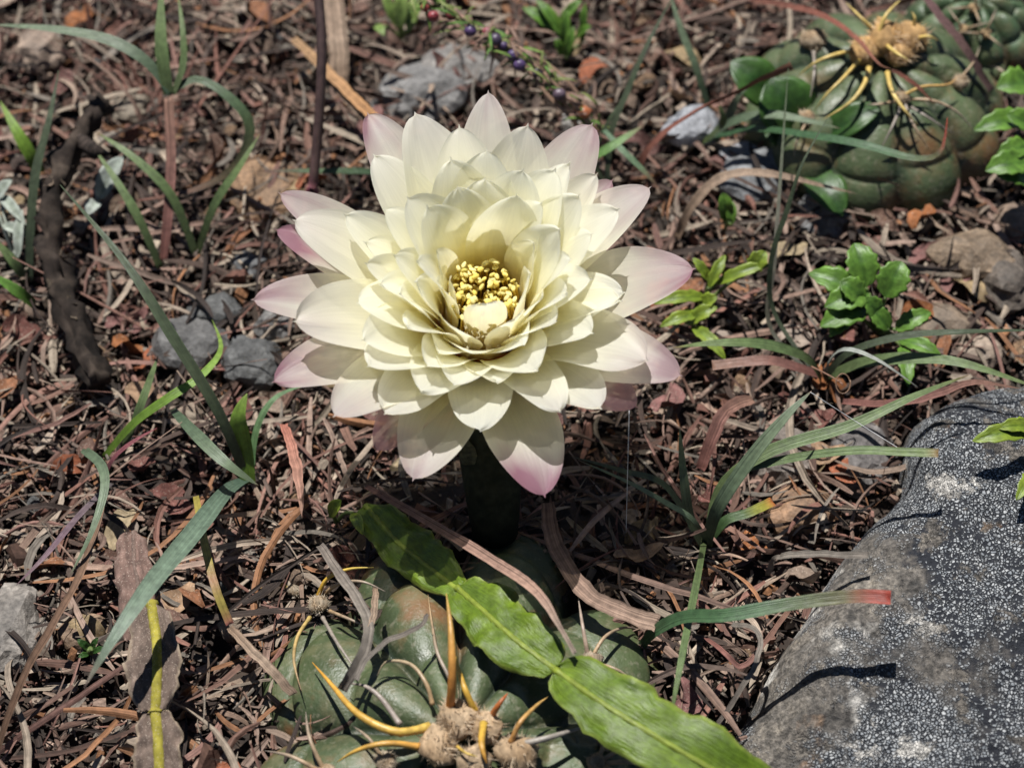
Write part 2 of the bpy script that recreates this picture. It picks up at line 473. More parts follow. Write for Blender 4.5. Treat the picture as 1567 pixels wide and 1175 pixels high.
# the flowering cactus in front
ca = Cactus(V((0, 0, 0)), 3.35, 4.5, 1.65, 9, R(92), 1.3, .24)
apex = P(705, 1118, 1.45); ca.c = V((apex.x, apex.y, -.2))
cactus_a = empty('flowering_cactus', V((apex.x, apex.y, -.2)))
tag(cactus_a, 'low ribbed green cactus with yellow curved spines bearing a large cream flower', 'cactus')
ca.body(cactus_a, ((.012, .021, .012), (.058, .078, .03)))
def sp_a(par, pts, wpx, cols):
    q = [ca.hit(x, y, l) for x, y, l in pts]
    return spine(par, q, wpx * cmpx(q[0]) * .82, cols)
ar = []
for i, (x, y, rp, lf) in enumerate([(700, 1098, 46, .10), (672, 1142, 40, .08), (742, 1112, 38, .12), (790, 1152, 44, .06), (725, 1165, 36, .10),
                                    (487, 925, 22, .06), (452, 900, 20, .03), (905, 1010, 22, .04), (590, 1165, 24, .02), (930, 1130, 24, .03)]):
    c = ca.hit(x, y, lf)
    ar.append(wool(cactus_a, c, rp * cmpx(c) * .8, [WOOL, (.44, .33, .22), (.36, .31, .24)][0 if i < 3 else (1 if i < 5 else 2)], i + 3))
YO = (YEL, ORA); OY = (ORA, YEL)
for ai, pts, wpx, cc in [
    (0, [(657, 1112, .12), (605, 1119, .30), (548, 1092, .38), (508, 1048, .30), (478, 1013, .2)], 17, ((.56, .38, .08), (.50, .24, .03))),
    (0, [(688, 1090, .15), (692, 1035, .75), (690, 965, 1.1), (683, 908, 1.2)], 18, ((.40, .12, .015), (.52, .33, .09))),
    (1, [(642, 1142, .12), (592, 1137, .32), (548, 1147, .30), (515, 1166, .1)], 13, ((.48, .24, .05), YEL)),
    (2, [(727, 1088, .2), (712, 1055, .45), (701, 1022, .4), (698, 1004, .3)], 13, ((.50, .30, .04), (.46, .27, .05))),
    (2, [(752, 1095, .2), (763, 1078, .45), (777, 1060, .5)], 13, ((.40, .14, .03), (.36, .08, .02))),
    (2, [(740, 1108, .25), (737, 1138, .5), (745, 1168, .45)], 15, ((.52, .34, .05), (.42, .18, .03))),
    (3, [(782, 1135, .2), (796, 1105, .45), (820, 1080, .4), (838, 1066, .3)], 11, ((.42, .2, .06), (.5, .32, .1))),
    (4, [(700, 1142, .3), (714, 1152, .4), (730, 1157, .35)], 6, (YEL, (.6, .45, .12))),
    (3, [(790, 1140, .15), (840, 1128, .35), (905, 1108, .3)], 14, ((.22, .19, .16), (.30, .27, .23))),
    (5, [(487, 912, .08), (500, 886, .30), (532, 871, .40), (572, 868, .40)], 9, ((.55, .30, .03), (.55, .42, .10))),
    (5, [(474, 945, .05), (455, 975, .22), (450, 1012, .25), (461, 1056, .15)], 8, ((.50, .36, .12), (.30, .19, .10))),
    (5, [(494, 945, .05), (514, 980, .2), (545, 1025, .1)], 8, (GREY, GREY)),
    (5, [(505, 935, .05), (530, 945, .2), (560, 958, .1)], 7, (TAN, GREY)),
    (5, [(497, 908, .05), (520, 892, .25), (555, 890, .3), (590, 905, .1)], 8, (TAN, GREY)),
    (0, [(662, 1078, .08), (652, 1045, .28), (628, 1016, .32), (592, 1012, .25), (577, 1034, .08)], 9, (TAN, (.36, .3, .2))),
    (1, [(612, 1108, .05), (585, 1070, .2), (560, 1050, .25), (530, 1045, .1)], 11, ((.36, .30, .26), GREY)),
    (0, [(690, 1040, .1), (670, 1000, .2), (662, 960, .2), (655, 910, .1)], 8, (GREY, TAN)),
    (6, [(452, 905, .02), (425, 893, .2), (398, 900, .15)], 10, ((.45, .32, .08), (.32, .2, .08))),
    (6, [(450, 915, .02), (430, 945, .2), (425, 985, .1)], 7, (GREY, TAN)),
    (7, [(905, 1008, .05), (925, 975, .25), (955, 960, .2), (985, 965, .05)], 8, (TAN, GREY)),
    (7, [(900, 1005, .05), (892, 960, .3), (885, 915, .3)], 9, ((.4, .28, .2), GREY)),
    (7, [(912, 1015, .05), (945, 1025, .25), (980, 1050, .1)], 8, (TAN, GREY)),
    (8, [(585, 1160, .05), (565, 1130, .25), (540, 1110, .1)], 8, (TAN, GREY)),
    (9, [(925, 1125, .05), (955, 1090, .3), (990, 1080, .1)], 8, (TAN, GREY)),
]:
    sp_a(ar[ai], pts, wpx, cc)

# areoles down the ribs of the near side
for r_ in range(ca.n):
    th = ca.ph + (r_ + .5) * 2 * math.pi / ca.n
    if math.sin(th) > -.05: continue
    for ph in (.62, 1.08):
        p = ca.surf(th, ph)[0]; q = p - ca.c; nrm = V((q.x / ca.R ** 2, q.y / ca.Ry ** 2, q.z / ca.H ** 2)).normalized()
        w_ = wool(cactus_a, p + nrm * .03, .17, (.40, .33, .24), int(r_ * 10 + ph * 100), .8, nh=160)
        tg = nrm.cross(V((0, 0, 1))).normalized(); dn = tg.cross(nrm).normalized()
        if dn.z > 0: dn = -dn
        for u_, v_ in ((-1, .15), (-.6, .8), (0, 1), (.6, .8), (1, .15)):
            d_ = (tg * u_ + dn * v_).normalized()
            spine(w_, [p, p + d_ * .45 + nrm * .32, p + d_ * 1.05 + nrm * .12], .07, (TAN, GREY))

# ---- the flower, a part of that cactus
FO = P(738, 450, 4.25)
AX = V((.02, -math.sin(R(13)), math.cos(R(13)))).normalized()
tb0 = P(757, 815, .55)
flower_acc = Acc()
def tube_point(k):             # axis of the floral tube from the cactus to the throat
    top = FO - AX * 1.05; c1 = tb0 + V((0, .15, 1.0)); c2 = top - AX * 1.0
    return tb0 * (1 - k) ** 3 + c1 * 3 * k * (1 - k) ** 2 + c2 * 3 * k * k * (1 - k) + top * k ** 3
tp = [tube_point(k / 24) for k in range(25)]
trad = [.36 + .1 * math.sin(k / 24 * 3) + .22 * (k / 24) ** 2 for k in range(25)]
tube(flower_acc, tp, trad, 20, [lerp3((.02, .022, .012), (.05, .048, .024), k / 24) for k in range(25)])  # near-black colour paints in the deep shade under the flower
# cup of the throat, open at the top
ring = 28; vs = []; fs = []
for j in range(9):
    k = j / 8; h = -2.0 + 1.25 * k; r = .25 + .47 * k ** .6
    for i in range(ring):
        t_ = 2 * math.pi * i / ring
        e1 = V((1, 0, 0)) - AX * AX.x; e1.normalize(); e2 = AX.cross(e1)
        vs.append(FO + AX * h + (e1 * math.cos(t_) + e2 * math.sin(t_)) * r)
for j in range(8):
    for i in range(ring): fs.append((j * ring + i, j * ring + (i + 1) % ring, (j + 1) * ring + (i + 1) % ring, (j + 1) * ring + i))
flower_acc.add(vs, fs, None, (.55, .12, .015))
flower = obj('flower', flower_acc, M['tube'], cactus_a, origin=tb0)
flower['label'] = 'large open cream flower with pink tinged outer petals and yellow anthers'

def petal(tip, hgt, wpx, hb, bend, cup=.16, sharp=.5, pink=0., rb=.62, roll=0., seed=0, ruf=.03, name='petal'):
    d = ray(*tip); X = CAM + d * ((hgt - (CAM - FO).dot(AX)) / d.dot(AX))
    rr = X - FO - AX * hgt; rho = rr.length; dr = rr / rho
    B = FO + dr * rb + AX * hb; T = X; L = (T - B).length
    ch = math.atan2(hgt - hb, rho - rb)
    e0, e1 = ch + R(bend), ch - R(bend * 1.25)
    c1 = B + (AX * math.sin(e0) + dr * math.cos(e0)) * L * .36
    c2 = T - (AX * math.sin(e1) + dr * math.cos(e1)) * L * .36
    wmax = wpx * cmpx(X); side0 = AX.cross(dr)
    nl, nw = 24, 10; a = Acc(); vs = []; fs = []; uv = []
    rnd = random.Random(seed * 7 + 3); ph1 = rnd.uniform(0, 9)
    for i in range(nl + 1):
        k = 1 - (1 - i / nl) ** 1.35
        p = B * (1 - k) ** 3 + c1 * 3 * k * (1 - k) ** 2 + c2 * 3 * k * k * (1 - k) + T * k ** 3
        tg = ((c1 - B) * (1 - k) ** 2 + (c2 - c1) * 2 * k * (1 - k) + (T - c2) * k * k).normalized()
        n0 = side0.cross(tg); n0.normalize()
        if n0.dot(AX) < 0 and n0.dot(dr) > 0: n0 = -n0
        n0 = tg.cross(side0).normalized(); 
        if n0.dot(AX * .7 - dr) < 0: n0 = -n0
        ro = roll * (0.3 + .7 * k)
        s = side0 * math.cos(ro) + n0 * math.sin(ro); nn = n0 * math.cos(ro) - side0 * math.sin(ro)
        if k < .62: ww = .42 + .58 * math.sin(math.pi / 2 * k / .62) ** 1.1
        else:
            q = (k - .62) / .38
            rnd_ = math.sqrt(max(0, 1 - q ** 2.3)); pt = 1 - q ** 1.6
            ww = rnd_ * (1 - sharp * .62) + pt * sharp * .62
            
            if i == nl: ww = .03
        ww *= wmax
        for j in range(nw + 1):
            u = j / nw * 2 - 1
            z = cup * (1 - .45 * k) * ww * (abs(u) ** 2.0) + ruf * wmax * noise.noise(V((u * 1.3 + ph1, k * 4, seed))) * (abs(u) + .25) * (.3 + k)
            vs.append(p + s * (u * ww / 2) * (1 - .3 * cup * u * u) + nn * z)
            uv.append((j / nw, k))
    # mucro: the small point of the tip
    mp = len(vs); vs.append(T + (T - c2).normalized() * .055 + AX * .01); uv.append((.5, 1))
    for i in range(nl):
        for j in range(nw):
            q = i * (nw + 1) + j; fs.append((q, q + 1, q + nw + 2, q + nw + 1))
    for j in range(nw): fs.append((nl * (nw + 1) + j, nl * (nw + 1) + j + 1, mp))
    a.add(vs, fs, uv)
    o = obj(name, a, M['petal'], flower); o.color = (pink, 0, 0, 1)
    return o
# (tip px, height over the anthers, width px, sharpness, pink)
R0 = [((564, 176), .0, 95, .45, .9), ((700, 200), -.05, 80, .6, .8), ((747, 143), .25, 98, .75, .45), ((905, 192), .0, 110, .35, .8), ((936, 277), -.1, 70, .5, .9),
      ((993, 288), .1, 95, .5, .5), ((1060, 412), .0, 135, .55, 1.), ((1040, 574), -.2, 105, .4, .75), ((973, 622), -.45, 90, .4, 1.6), ((833, 757), -.55, 128, .5, 1.1),
      ((633, 732), -.55, 124, .5, .6), ((577, 688), -.6, 84, .35, 1.8), ((420, 584), -.2, 108, .5, 1.15), ((389, 459), .0, 108, .5, .8), ((424, 352), -.15, 78, .5, 1.4), ((430, 297), .1, 80, .5, .8)]
R1 = [((452, 338), .45, 98, .35, .1), ((530, 330), .6, 78, .4, 0), ((574, 240), .5, 88, .35, 0), ((636, 176), .5, 98, .7, .1), ((703, 196), .7, 90, .75, .05),
      ((807, 194), .75, 98, .85, .1), ((870, 252), .8, 80, .8, 0), ((912, 268), .35, 66, .4, .1), ((945, 322), .65, 96, .35, 0), ((953, 448), .55, 96, .5, 0),
      ((988, 551), .2, 118, .25, .4), ((918, 624), .05, 100, .15, .15), ((856, 628), .25, 86, .15, .1), ((735, 657), .1, 96, .2, 0), ((590, 632), .1, 96, .2, .1),
      ((513, 636), .0, 112, .4, .4), ((452, 492), .35, 116, .25, .25), ((560, 372), .6, 80, .4, 0)]
R2 = [((590, 322), .85, 78, .4, 0), ((624, 304), 1.0, 92, .3, 0), ((690, 245), .9, 90, .6, 0), ((745, 232), .95, 92, .6, 0), ((800, 262), 1.05, 96, .5, 0), ((848, 262), 1.0, 84, .6, 0),
      ((885, 300), .95, 84, .4, 0), ((905, 360), .8, 92, .35, 0), ((903, 428), .85, 86, .5, 0), ((948, 462), .5, 80, .5, 0), ((905, 510), .55, 92, .3, 0), ((822, 566), .5, 92, .2, 0),
      ((695, 588), .4, 90, .45, 0), ((645, 598), .35, 92, .25, 0), ((565, 560), .45, 96, .2, 0), ((556, 520), .55, 92, .2, 0), ((549, 464), .65, 92, .3, 0), ((561, 404), .75, 72, .5, 0),
      ((583, 436), .8, 74, .4, 0), ((605, 392), .95, 74, .4, 0)]
R3 = [((655, 318), 1.0, 84, .5, 0), ((700, 288), 1.0, 88, .5, 0), ((742, 276), 1.0, 92, .45, 0), ((790, 300), 1.05, 90, .4, 0), ((828, 312), 1.0, 86, .5, 0),
      ((856, 352), 1.2, 84, .35, 0), ((872, 398), 1.1, 80, .4, 0), ((866, 448), .95, 78, .4, 0), ((850, 492), .8, 76, .3, 0), ((800, 528), .55, 84, .35, 0), ((760, 585), .25, 88, .3, 0),
      ((722, 540), .35, 92, .2, 0), ((672, 540), .4, 70, .4, 0), ((640, 400), 1.1, 70, .4, 0), ((612, 450), .85, 72, .4, 0), ((636, 432), .95, 64, .4, 0), ((625, 500), .7, 76, .3, 0), ((655, 560), .5, 76, .3, 0)]
R4 = [((745, 465), .95, 62, .15, 0), ((692, 500), .5, 70, .3, 0), ((788, 488), .7, 66, .3, 0), ((668, 432), .75, 58, .4, 0), ((688, 428), .6, 44, .4, 0), ((812, 420), .9, 64, .3, 0), ((830, 455), .8, 60, .3, 0), ((668, 385), .8, 60, .4, 0), ((818, 372), .85, 66, .4, 0)]
sd_ = 0
for ringl, hb, bend, cup, rb in ((R0, -1.75, 26, .13, .60), (R1, -1.5, 26, .16, .62), (R2, -1.3, 24, .18, .64), (R3, -1.1, 16, .2, .66), (R4, -1.0, 8, .22, .64)):
    for tip, h, wpx, sh, pk in ringl:
        sd_ += 1; rnd = random.Random(sd_)
        wpx *= 1.0 if ringl is R0 else (1.12 if ringl is R1 else 1.2)
        if ringl is not R0 and tip[1] < 350 and 620 < tip[0] < 880: wpx *= 1.18; sh *= .8
        petal(tip, h, wpx, hb + rnd.uniform(-.08, .08), bend + rnd.uniform(-6, 6), cup + rnd.uniform(-.04, .05), sh, pk, rb, rnd.uniform(-.16, .16) if ringl is R0 or ringl is R4 else rnd.uniform(-.34, .34), sd_, .03 if ringl is R0 else .065)
# stamens
rnd = random.Random(5)
e1 = (V((1, 0, 0)) - AX * AX.x).normalized(); e2 = AX.cross(e1)
for i in range(160):
    rr = .52 * math.sqrt((i + .5) / 160); an = i * 2.39996 + rnd.uniform(-.25, .25)
    h = .12 - .2 * (1 - (rr / .56) ** 1.2) + rnd.uniform(-.16, .1)
    if rr < .1: h -= .2
    tip = FO + e1 * rr * math.cos(an) + e2 * rr * math.sin(an) + AX * h
    b = FO + e1 * min(.5, rr * .9 + .12) * math.cos(an) + e2 * min(.5, rr * .9 + .12) * math.sin(an) - AX * 1.35
    mid = (tip + b) / 2 + (e1 * math.cos(an) + e2 * math.sin(an)) * .06
    a = Acc(); q = [V(x) for x in spline([b[:], mid[:], tip[:]], 6)]
    tube(a, q, [.012] * 7, 5, [lerp3((.60, .22, .02), (.88, .70, .14), k / 6) for k in range(7)])
    obj('filament', a, M['filament'], flower)
    a = Acc(); rot = Matrix.Rotation(rnd.uniform(0, 6.3), 3, 'Z') @ Matrix.Rotation(rnd.uniform(-.9, .9), 3, 'X')
    blob(a, tip, rnd.uniform(.038, .054), (1.25, .8, .6), .22, 1.5, i, lerp3((.90, .74, .17), (.93, .85, .40), rnd.random()), ICO2, rot)
    obj('anther', a, M['anther'], flower)
# scales down the tube
for i in range(12):
    k = .25 + .6 * i / 12; an = i * 2.4; c = tube_point(k)
    ax = (tube_point(k + .03) - c).normalized(); s1 = ax.orthogonal().normalized(); s2 = ax.cross(s1)
    d = s1 * math.cos(an) + s2 * math.sin(an); r = .42 + .1 * math.sin(k * 3) + .22 * k * k
    a = Acc(); pts = [c + d * r * .96 + ax * (q * .5) + d * (.12 * q * q) for q in [0, .25, .5, .75, 1]]
    ribbon(a, pts, [.3, .42, .4, .26, .03], d, .03, -.15, (.07, .065, .035))
    obj('scale', a, M['tube'], flower)

# the cactus behind
cb = Cactus(V((0, 0, 0)), 2.42, 2.42, 1.75, 10, R(96), 4.2, .13, 1.9, .045)
apx = P(1352, 92, 1.55); cb.c = V((apx.x, apx.y, -.1))
cactus_b = empty('globe_cactus', cb.c.copy())
tag(cactus_b, 'round ribbed green cactus without flower, long yellow spines and a straw coloured woolly crown', 'cactus')
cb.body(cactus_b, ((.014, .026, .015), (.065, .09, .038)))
arb = []
for i, (x, y, rp, lf) in enumerate([(1355, 62, 34, .12), (1395, 58, 30, .12), (1325, 78, 26, .08), (1375, 85, 24, .06), (1245, 62, 22, .04), (1380, 150, 14, .03), (1470, 125, 14, .02), (1235, 180, 14, .02)]):
    c = cb.hit(x, y, lf); arb.append(wool(cactus_b, c, rp * cmpx(c), (.52, .32, .13) if i < 4 else (.34, .27, .19), 40 + i, .8))
def sp_b(par, pts, wpx, cols):
    q = [cb.hit(x, y, l) for x, y, l in pts]
    return spine(par, q, wpx * cmpx(q[0]) * .68, cols)
YB = ((.60, .42, .12), (.52, .40, .14)); 
for ai, pts, wpx, cc in [
    (2, [(1305, 78, .1), (1275, 85, .3), (1245, 98, .3), (1218, 120, .15)], 10, YB),
    (2, [(1315, 92, .1), (1290, 120, .28), (1265, 145, .3), (1248, 168, .1)], 9, YB),
    (3, [(1330, 105, .1), (1322, 130, .3), (1300, 158, .38), (1258, 184, .25)], 12, YB),
    (3, [(1358, 112, .1), (1365, 140, .3), (1385, 170, .35), (1405, 192, .15)], 11, YB),
    (3, [(1385, 145, .1), (1412, 133, .25), (1450, 130, .25), (1465, 118, .3)], 8, ((.5, .33, .1), (.5, .28, .1))),
    (1, [(1355, 68, .25), (1372, 82, .5), (1390, 92, .55)], 10, YB),
    (0, [(1345, 55, .3), (1355, 25, .6), (1378, 0, .7)], 11, YB),
    (1, [(1395, 48, .25), (1400, 30, .5), (1395, 18, .6)], 9, YB),
    (1, [(1400, 60, .2), (1420, 56, .4), (1436, 63, .35)], 9, YB),
    (0, [(1340, 50, .2), (1320, 30, .5), (1295, 5, .55)], 9, YB),
    (4, [(1245, 80, .03), (1246, 110, .2), (1240, 150, .1)], 8, (GREY, GREY)),
    (5, [(1372, 155, .03), (1345, 160, .2), (1326, 160, .15)], 8, (TAN, GREY)),
    (5, [(1380, 160, .03), (1365, 195, .2), (1348, 228, .1)], 8, (GREY, GREY)),
    (5, [(1385, 160, .03), (1400, 195, .2), (1425, 232, .1)], 8, (GREY, TAN)),
    (5, [(1392, 152, .03), (1430, 155, .2), (1465, 172, .2), (1490, 200, .1)], 8, (TAN, GREY)),
    (5, [(1395, 165, .03), (1420, 180, .2), (1460, 205, .1)], 7, (GREY, GREY)),
    (6, [(1470, 120, .03), (1490, 95, .2), (1500, 70, .1)], 7, (TAN, GREY)),
    (7, [(1235, 185, .03), (1220, 215, .2), (1215, 240, .1)], 7, (TAN, GREY)),
]:
    sp_b(arb[ai], pts, wpx, cc)
cc_ = Cactus(V((0, 0, 0)), 1.35, 1.35, 1.3, 9, R(60), 8.8, .2)
apx = P(1490, 20, 1.0); cc_.c = V((apx.x + .1, apx.y + .25, -.1))
cactus_c = empty('small_cactus', cc_.c.copy())
tag(cactus_c, 'small dark green cactus squeezed in behind the round spiny one', 'cactus')
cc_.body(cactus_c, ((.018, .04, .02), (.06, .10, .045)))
for i, (x, y) in enumerate([(1490, 12), (1475, 45), (1508, 52)]):
    c = cc_.hit(x, y, .05); w_ = wool(cactus_c, c, .11, (.42, .3, .17), 70 + i, .8, nh=120)
    for q in range(3):
        aa = 1.2 + q * 1.9 + i
        spine(w_, [c, cc_.hit(x + 22 * math.cos(aa), y + 20 * math.sin(aa), .25), cc_.hit(x + 45 * math.cos(aa), y + 42 * math.sin(aa), .15)], .045, (TAN, GREY))

PILES += [(ca.c, ca.R, ca.Ry, .45), (cb.c, cb.R, cb.Ry, .3), (cc_.c, cc_.R, cc_.Ry, .2)]
# ------------------------------------------------------------------ ground
def build_ground():
    a = Acc(); n = 150; ext = 17.0
    xs = [-300, -120, -50, -28] + [-ext + 2 * ext * i / n for i in range(n + 1)] + [28, 50, 120, 300]
    k = len(xs); vs = []
    for y in xs:
        for x in xs:
            z = gh(x, y) if max(abs(x), abs(y)) < 60 else -.3
            vs.append(V((x, y + .5, z - .12)))
    fs = [(j * k + i, j * k + i + 1, (j + 1) * k + i + 1, (j + 1) * k + i) for j in range(k - 1) for i in range(k - 1)]
    a.add(vs, fs)
    o = obj('ground', a, M['soil'], origin=V((0, 0, 0))); o['kind'] = 'structure'
build_ground()

# ------------------------------------------------------------------ the lichen rock
RK = [(1098, 1150), (1140, 1070), (1190, 985), (1245, 905), (1290, 838), (1330, 785), (1385, 735), (1375, 690), (1392, 640), (1440, 605), (1500, 580), (1580, 565), (1720, 560), (1900, 650), (1950, 900), (1850, 1200), (1600, 1330), (1350, 1330), (1150, 1260)]
rc = P(1530, 960, .6)
def in_poly(x, y, poly):
    c = False; n = len(poly)
    for i in range(n):
        a, b = poly[i], poly[i - 1]
        if (a.y > y) != (b.y > y) and x < (b.x - a.x) * (y - a.y) / (b.y - a.y) + a.x: c = not c
    return c
rkp = [P(x, y, .25) for x, y in RK]
def rock_radius(an):
    d = V((math.cos(an), math.sin(an))); best = 8
    for i in range(len(rkp)):
        a = rkp[i - 1].xy - rc.xy; b = rkp[i].xy - rc.xy; e = b - a
        den = d.x * e.y - d.y * e.x
        if abs(den) < 1e-9: continue
        t = (a.x * e.y - a.y * e.x) / den; s_ = (a.x * d.y - a.y * d.x) / den
        if t > 0 and -1e-6 <= s_ <= 1 + 1e-6: best = min(best, t)
    return best
def rock_z(x, y, t):
    z = -.45 + 1.65 * (1 - t ** 5) ** .6
    z += .38 * noise.noise(V((x * .5, y * .5, 2))) - .12 * abs(noise.noise(V((x * .8 + y * .5, y * .4, 12)))) + .10 * noise.noise(V((x * 1.4, y * 1.4, 5))) + .07 * noise.noise(V((x * 3.5, y * 3.5, 8))) + .03 * noise.noise(V((x * 9, y * 9, 8)))
    z += .10 * (x - rc.x) * .35
    return z
def build_rock():
    nu, nv = 260, 90; vs = []; rad = [rock_radius(2 * math.pi * i / nu) for i in range(nu)]
    rad = [(rad[i - 1] + 2 * rad[i] + rad[(i + 1) % nu]) / 4 for i in range(nu)]
    for j in range(1, nv + 1):
        t = (j / nv) ** .8
        for i in range(nu):
            an = 2 * math.pi * i / nu; r = rad[i] * t
            x = rc.x + r * math.cos(an); y = rc.y + r * math.sin(an)
            vs.append(V((x, y, rock_z(x, y, t))))
    fs = [(j * nu + i, (j + 1) * nu + i, (j + 1) * nu + (i + 1) % nu, j * nu + (i + 1) % nu) for j in range(nv - 1) for i in range(nu)]
    vs.append(V((rc.x, rc.y, rock_z(rc.x, rc.y, 0)))); c = len(vs) - 1
    fs += [(c, i, (i + 1) % nu) for i in range(nu)]
    a = Acc(); a.add(vs, fs)
    # underside, so the rock is closed
    a.f.append(tuple((nv - 1) * nu + i for i in reversed(range(nu))))
    o = obj('lichen_rock', a, M['rock'], origin=V((rc.x, rc.y, -.4)))
    tag(o, 'large grey rock slab crusted with pale cracked lichen', 'rock')
build_rock()
def rock_at(x, y):
    d = V((x, y)) - rc.xy; r = rock_radius(math.atan2(d.y, d.x)); t = d.length / r
    return rock_z(x, y, t) if t < 1 else None

# footprints that loose litter keeps out of
def blocked(x, y, m=0.0):
    for k in (ca, cb, cc_):
        if math.hypot((x - k.c.x) / k.R, (y - k.c.y) / k.Ry) < (.86 if k is ca and x < k.c.x else .95) - m * .3: return True
    d = V((x, y)) - rc.xy
    return d.length < rock_radius(math.atan2(d.y, d.x)) - m

# ------------------------------------------------------------------ grass tufts and other traced plants
UPN = (V((0, 0, 1)) * .75 - FWD * .55).normalized()
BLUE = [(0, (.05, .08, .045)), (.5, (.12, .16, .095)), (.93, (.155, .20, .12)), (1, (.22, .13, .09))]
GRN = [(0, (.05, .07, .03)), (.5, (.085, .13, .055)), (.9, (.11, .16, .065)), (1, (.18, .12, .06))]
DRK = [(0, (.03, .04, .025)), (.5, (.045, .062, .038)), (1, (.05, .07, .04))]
LIM = [(0, (.10, .17, .02)), (.6, (.16, .27, .035)), (1, (.20, .28, .06))]
REDT = [(0, (.04, .09, .04)), (.6, (.06, .12, .05)), (.82, (.10, .09, .035)), (.90, (.26, .05, .03)), (1, (.34, .06, .04))]
BRN = [(0, (.14, .08, .05)), (.5, (.24, .14, .09)), (1, (.28, .18, .12))]
PINK = [(0, (.26, .11, .09)), (.5, (.34, .17, .14)), (1, (.30, .17, .12))]
TANC = [(0, (.34, .23, .155)), (.5, (.45, .33, .24)), (1, (.40, .28, .2))]
GRY = [(0, (.24, .20, .17)), (.5, (.36, .31, .26)), (1, (.30, .26, .22))]
RED = [(0, (.16, .07, .05)), (.5, (.28, .10, .07)), (1, (.33, .16, .10))]
PUR = [(0, (.13, .07, .07)), (.5, (.10, .055, .05)), (1, (.16, .10, .09))]
CURL = [(0, (.05, .08, .03)), (.35, (.05, .085, .035)), (.7, (.08, .055, .03)), (1, (.20, .08, .06))]
BRN = [(k, tuple(q * 0.72 for q in c)) for k, c in BRN]
PINK = [(k, tuple(q * 0.72 for q in c)) for k, c in PINK]
TANC = [(k, tuple(q * 0.72 for q in c)) for k, c in TANC]
GRY = [(k, tuple(q * 0.7 for q in c)) for k, c in GRY]
RED = [(k, tuple(q * 0.8 for q in c)) for k, c in RED]
GRN = [(k, (c[0] * 1.3, c[1] * 1.22, c[2] * 1.1)) for k, c in GRN]; DRK = [(k, (c[0] * 1.3, c[1] * 1.25, c[2] * 1.1)) for k, c in DRK]
def blade(root, pts, wpx, cols, name='blade', cut=False, base=.75, fold=.16, twist=0, roll=0, mat='blade', th=.03, ns=22, tipw=.04):
    q = [P(x, y, z) for x, y, z in pts]
    w = wpx * .9 * cmpx(q[len(q) // 2])
    sp = [V(s) for s in spline([p[:] for p in q], ns)]
    if mat == 'strip':
        ns *= 2; sp = [V(s) for s in spline([p[:] for p in q], ns)]; th = .015; fold *= 1.4
        sp = [p + V((noise.noise(V((i * .2, 1, wpx))), noise.noise(V((i * .2, 5, wpx))), noise.noise(V((i * .2, 9, wpx))))) * .018 for i, p in enumerate(sp)]
    a = Acc()
    ribbon(a, sp, [max(.012, w * blade_profile(i / ns, base, tipw, cut) * (1 + (.2 if mat == 'strip' else .08) * noise.noise(V((i * .45, wpx, pts[0][0] * .1))))) for i in range(ns + 1)], UPN, th, fold,
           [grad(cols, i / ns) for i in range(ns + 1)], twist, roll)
    return obj(name, a, M[mat], root)
def tuft(name, base, label, cat, blades, group=None):
    o = empty(name, base); tag(o, label, cat, group)
    for b in blades:
        kw = b[3] if len(b) > 3 else {}
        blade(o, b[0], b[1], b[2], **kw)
    return o
tuft('grass_tuft', P(1085, 840, .1), 'blue-green grass tuft with splayed blades between the flower and the lichen rock', 'grass', [
    ([(1080, 835, .2), (1100, 775, 1.2), (1150, 700, 1.9), (1200, 640, 2.3), (1242, 598, 2.5)], 24, BLUE),
    ([(1085, 830, .2), (1105, 745, .8), (1180, 690, 1.3), (1300, 652, 1.7), (1400, 606, 1.9), (1482, 574, 2.0)], 22, GRN),
    ([(1085, 835, .2), (1110, 735, .7), (1190, 706, 1.2), (1300, 690, 1.7), (1380, 692, 1.9), (1436, 694, 2.0)], 16, GRN, dict(cut=True)),
    ([(1080, 830, .2), (1060, 795, .9), (1020, 770, 1.2), (960, 737, 1.4), (885, 704, 1.3)], 10, BLUE),
    ([(1085, 828, .2), (1110, 797, .6), (1145, 785, .7), (1182, 768, .6)], 17, [(0, (.04, .08, .03)), (.6, (.07, .12, .04)), (.85, (.30, .28, .04)), (1, (.4, .12, .04))], dict(cut=True)),
    ([(1078, 825, .25), (1068, 880, .9), (1050, 970, 1.4), (1035, 1050, 1.5), (1024, 1112, 1.2)], 13, GRN),
    ([(1075, 835, .1), (1055, 790, .6), (1045, 720, 1.3), (1040, 655, 1.6)], 17, DRK),
    ([(1075, 838, .1), (1020, 745, .6), (950, 720, .9), (880, 700, .8)], 11, DRK)])
tuft('grass_tuft', P(1060, 990, .1), 'single dark green grass blade with a cut red tip lying over the lichen rock', 'grass', [
    ([(975, 1000, .3), (1000, 968, .9), (1045, 945, 1.4), (1110, 942, 1.9), (1200, 926, 2.15), (1300, 913, 2.3), (1363, 915, 2.35)], 24, REDT, dict(cut=True, base=.5))])
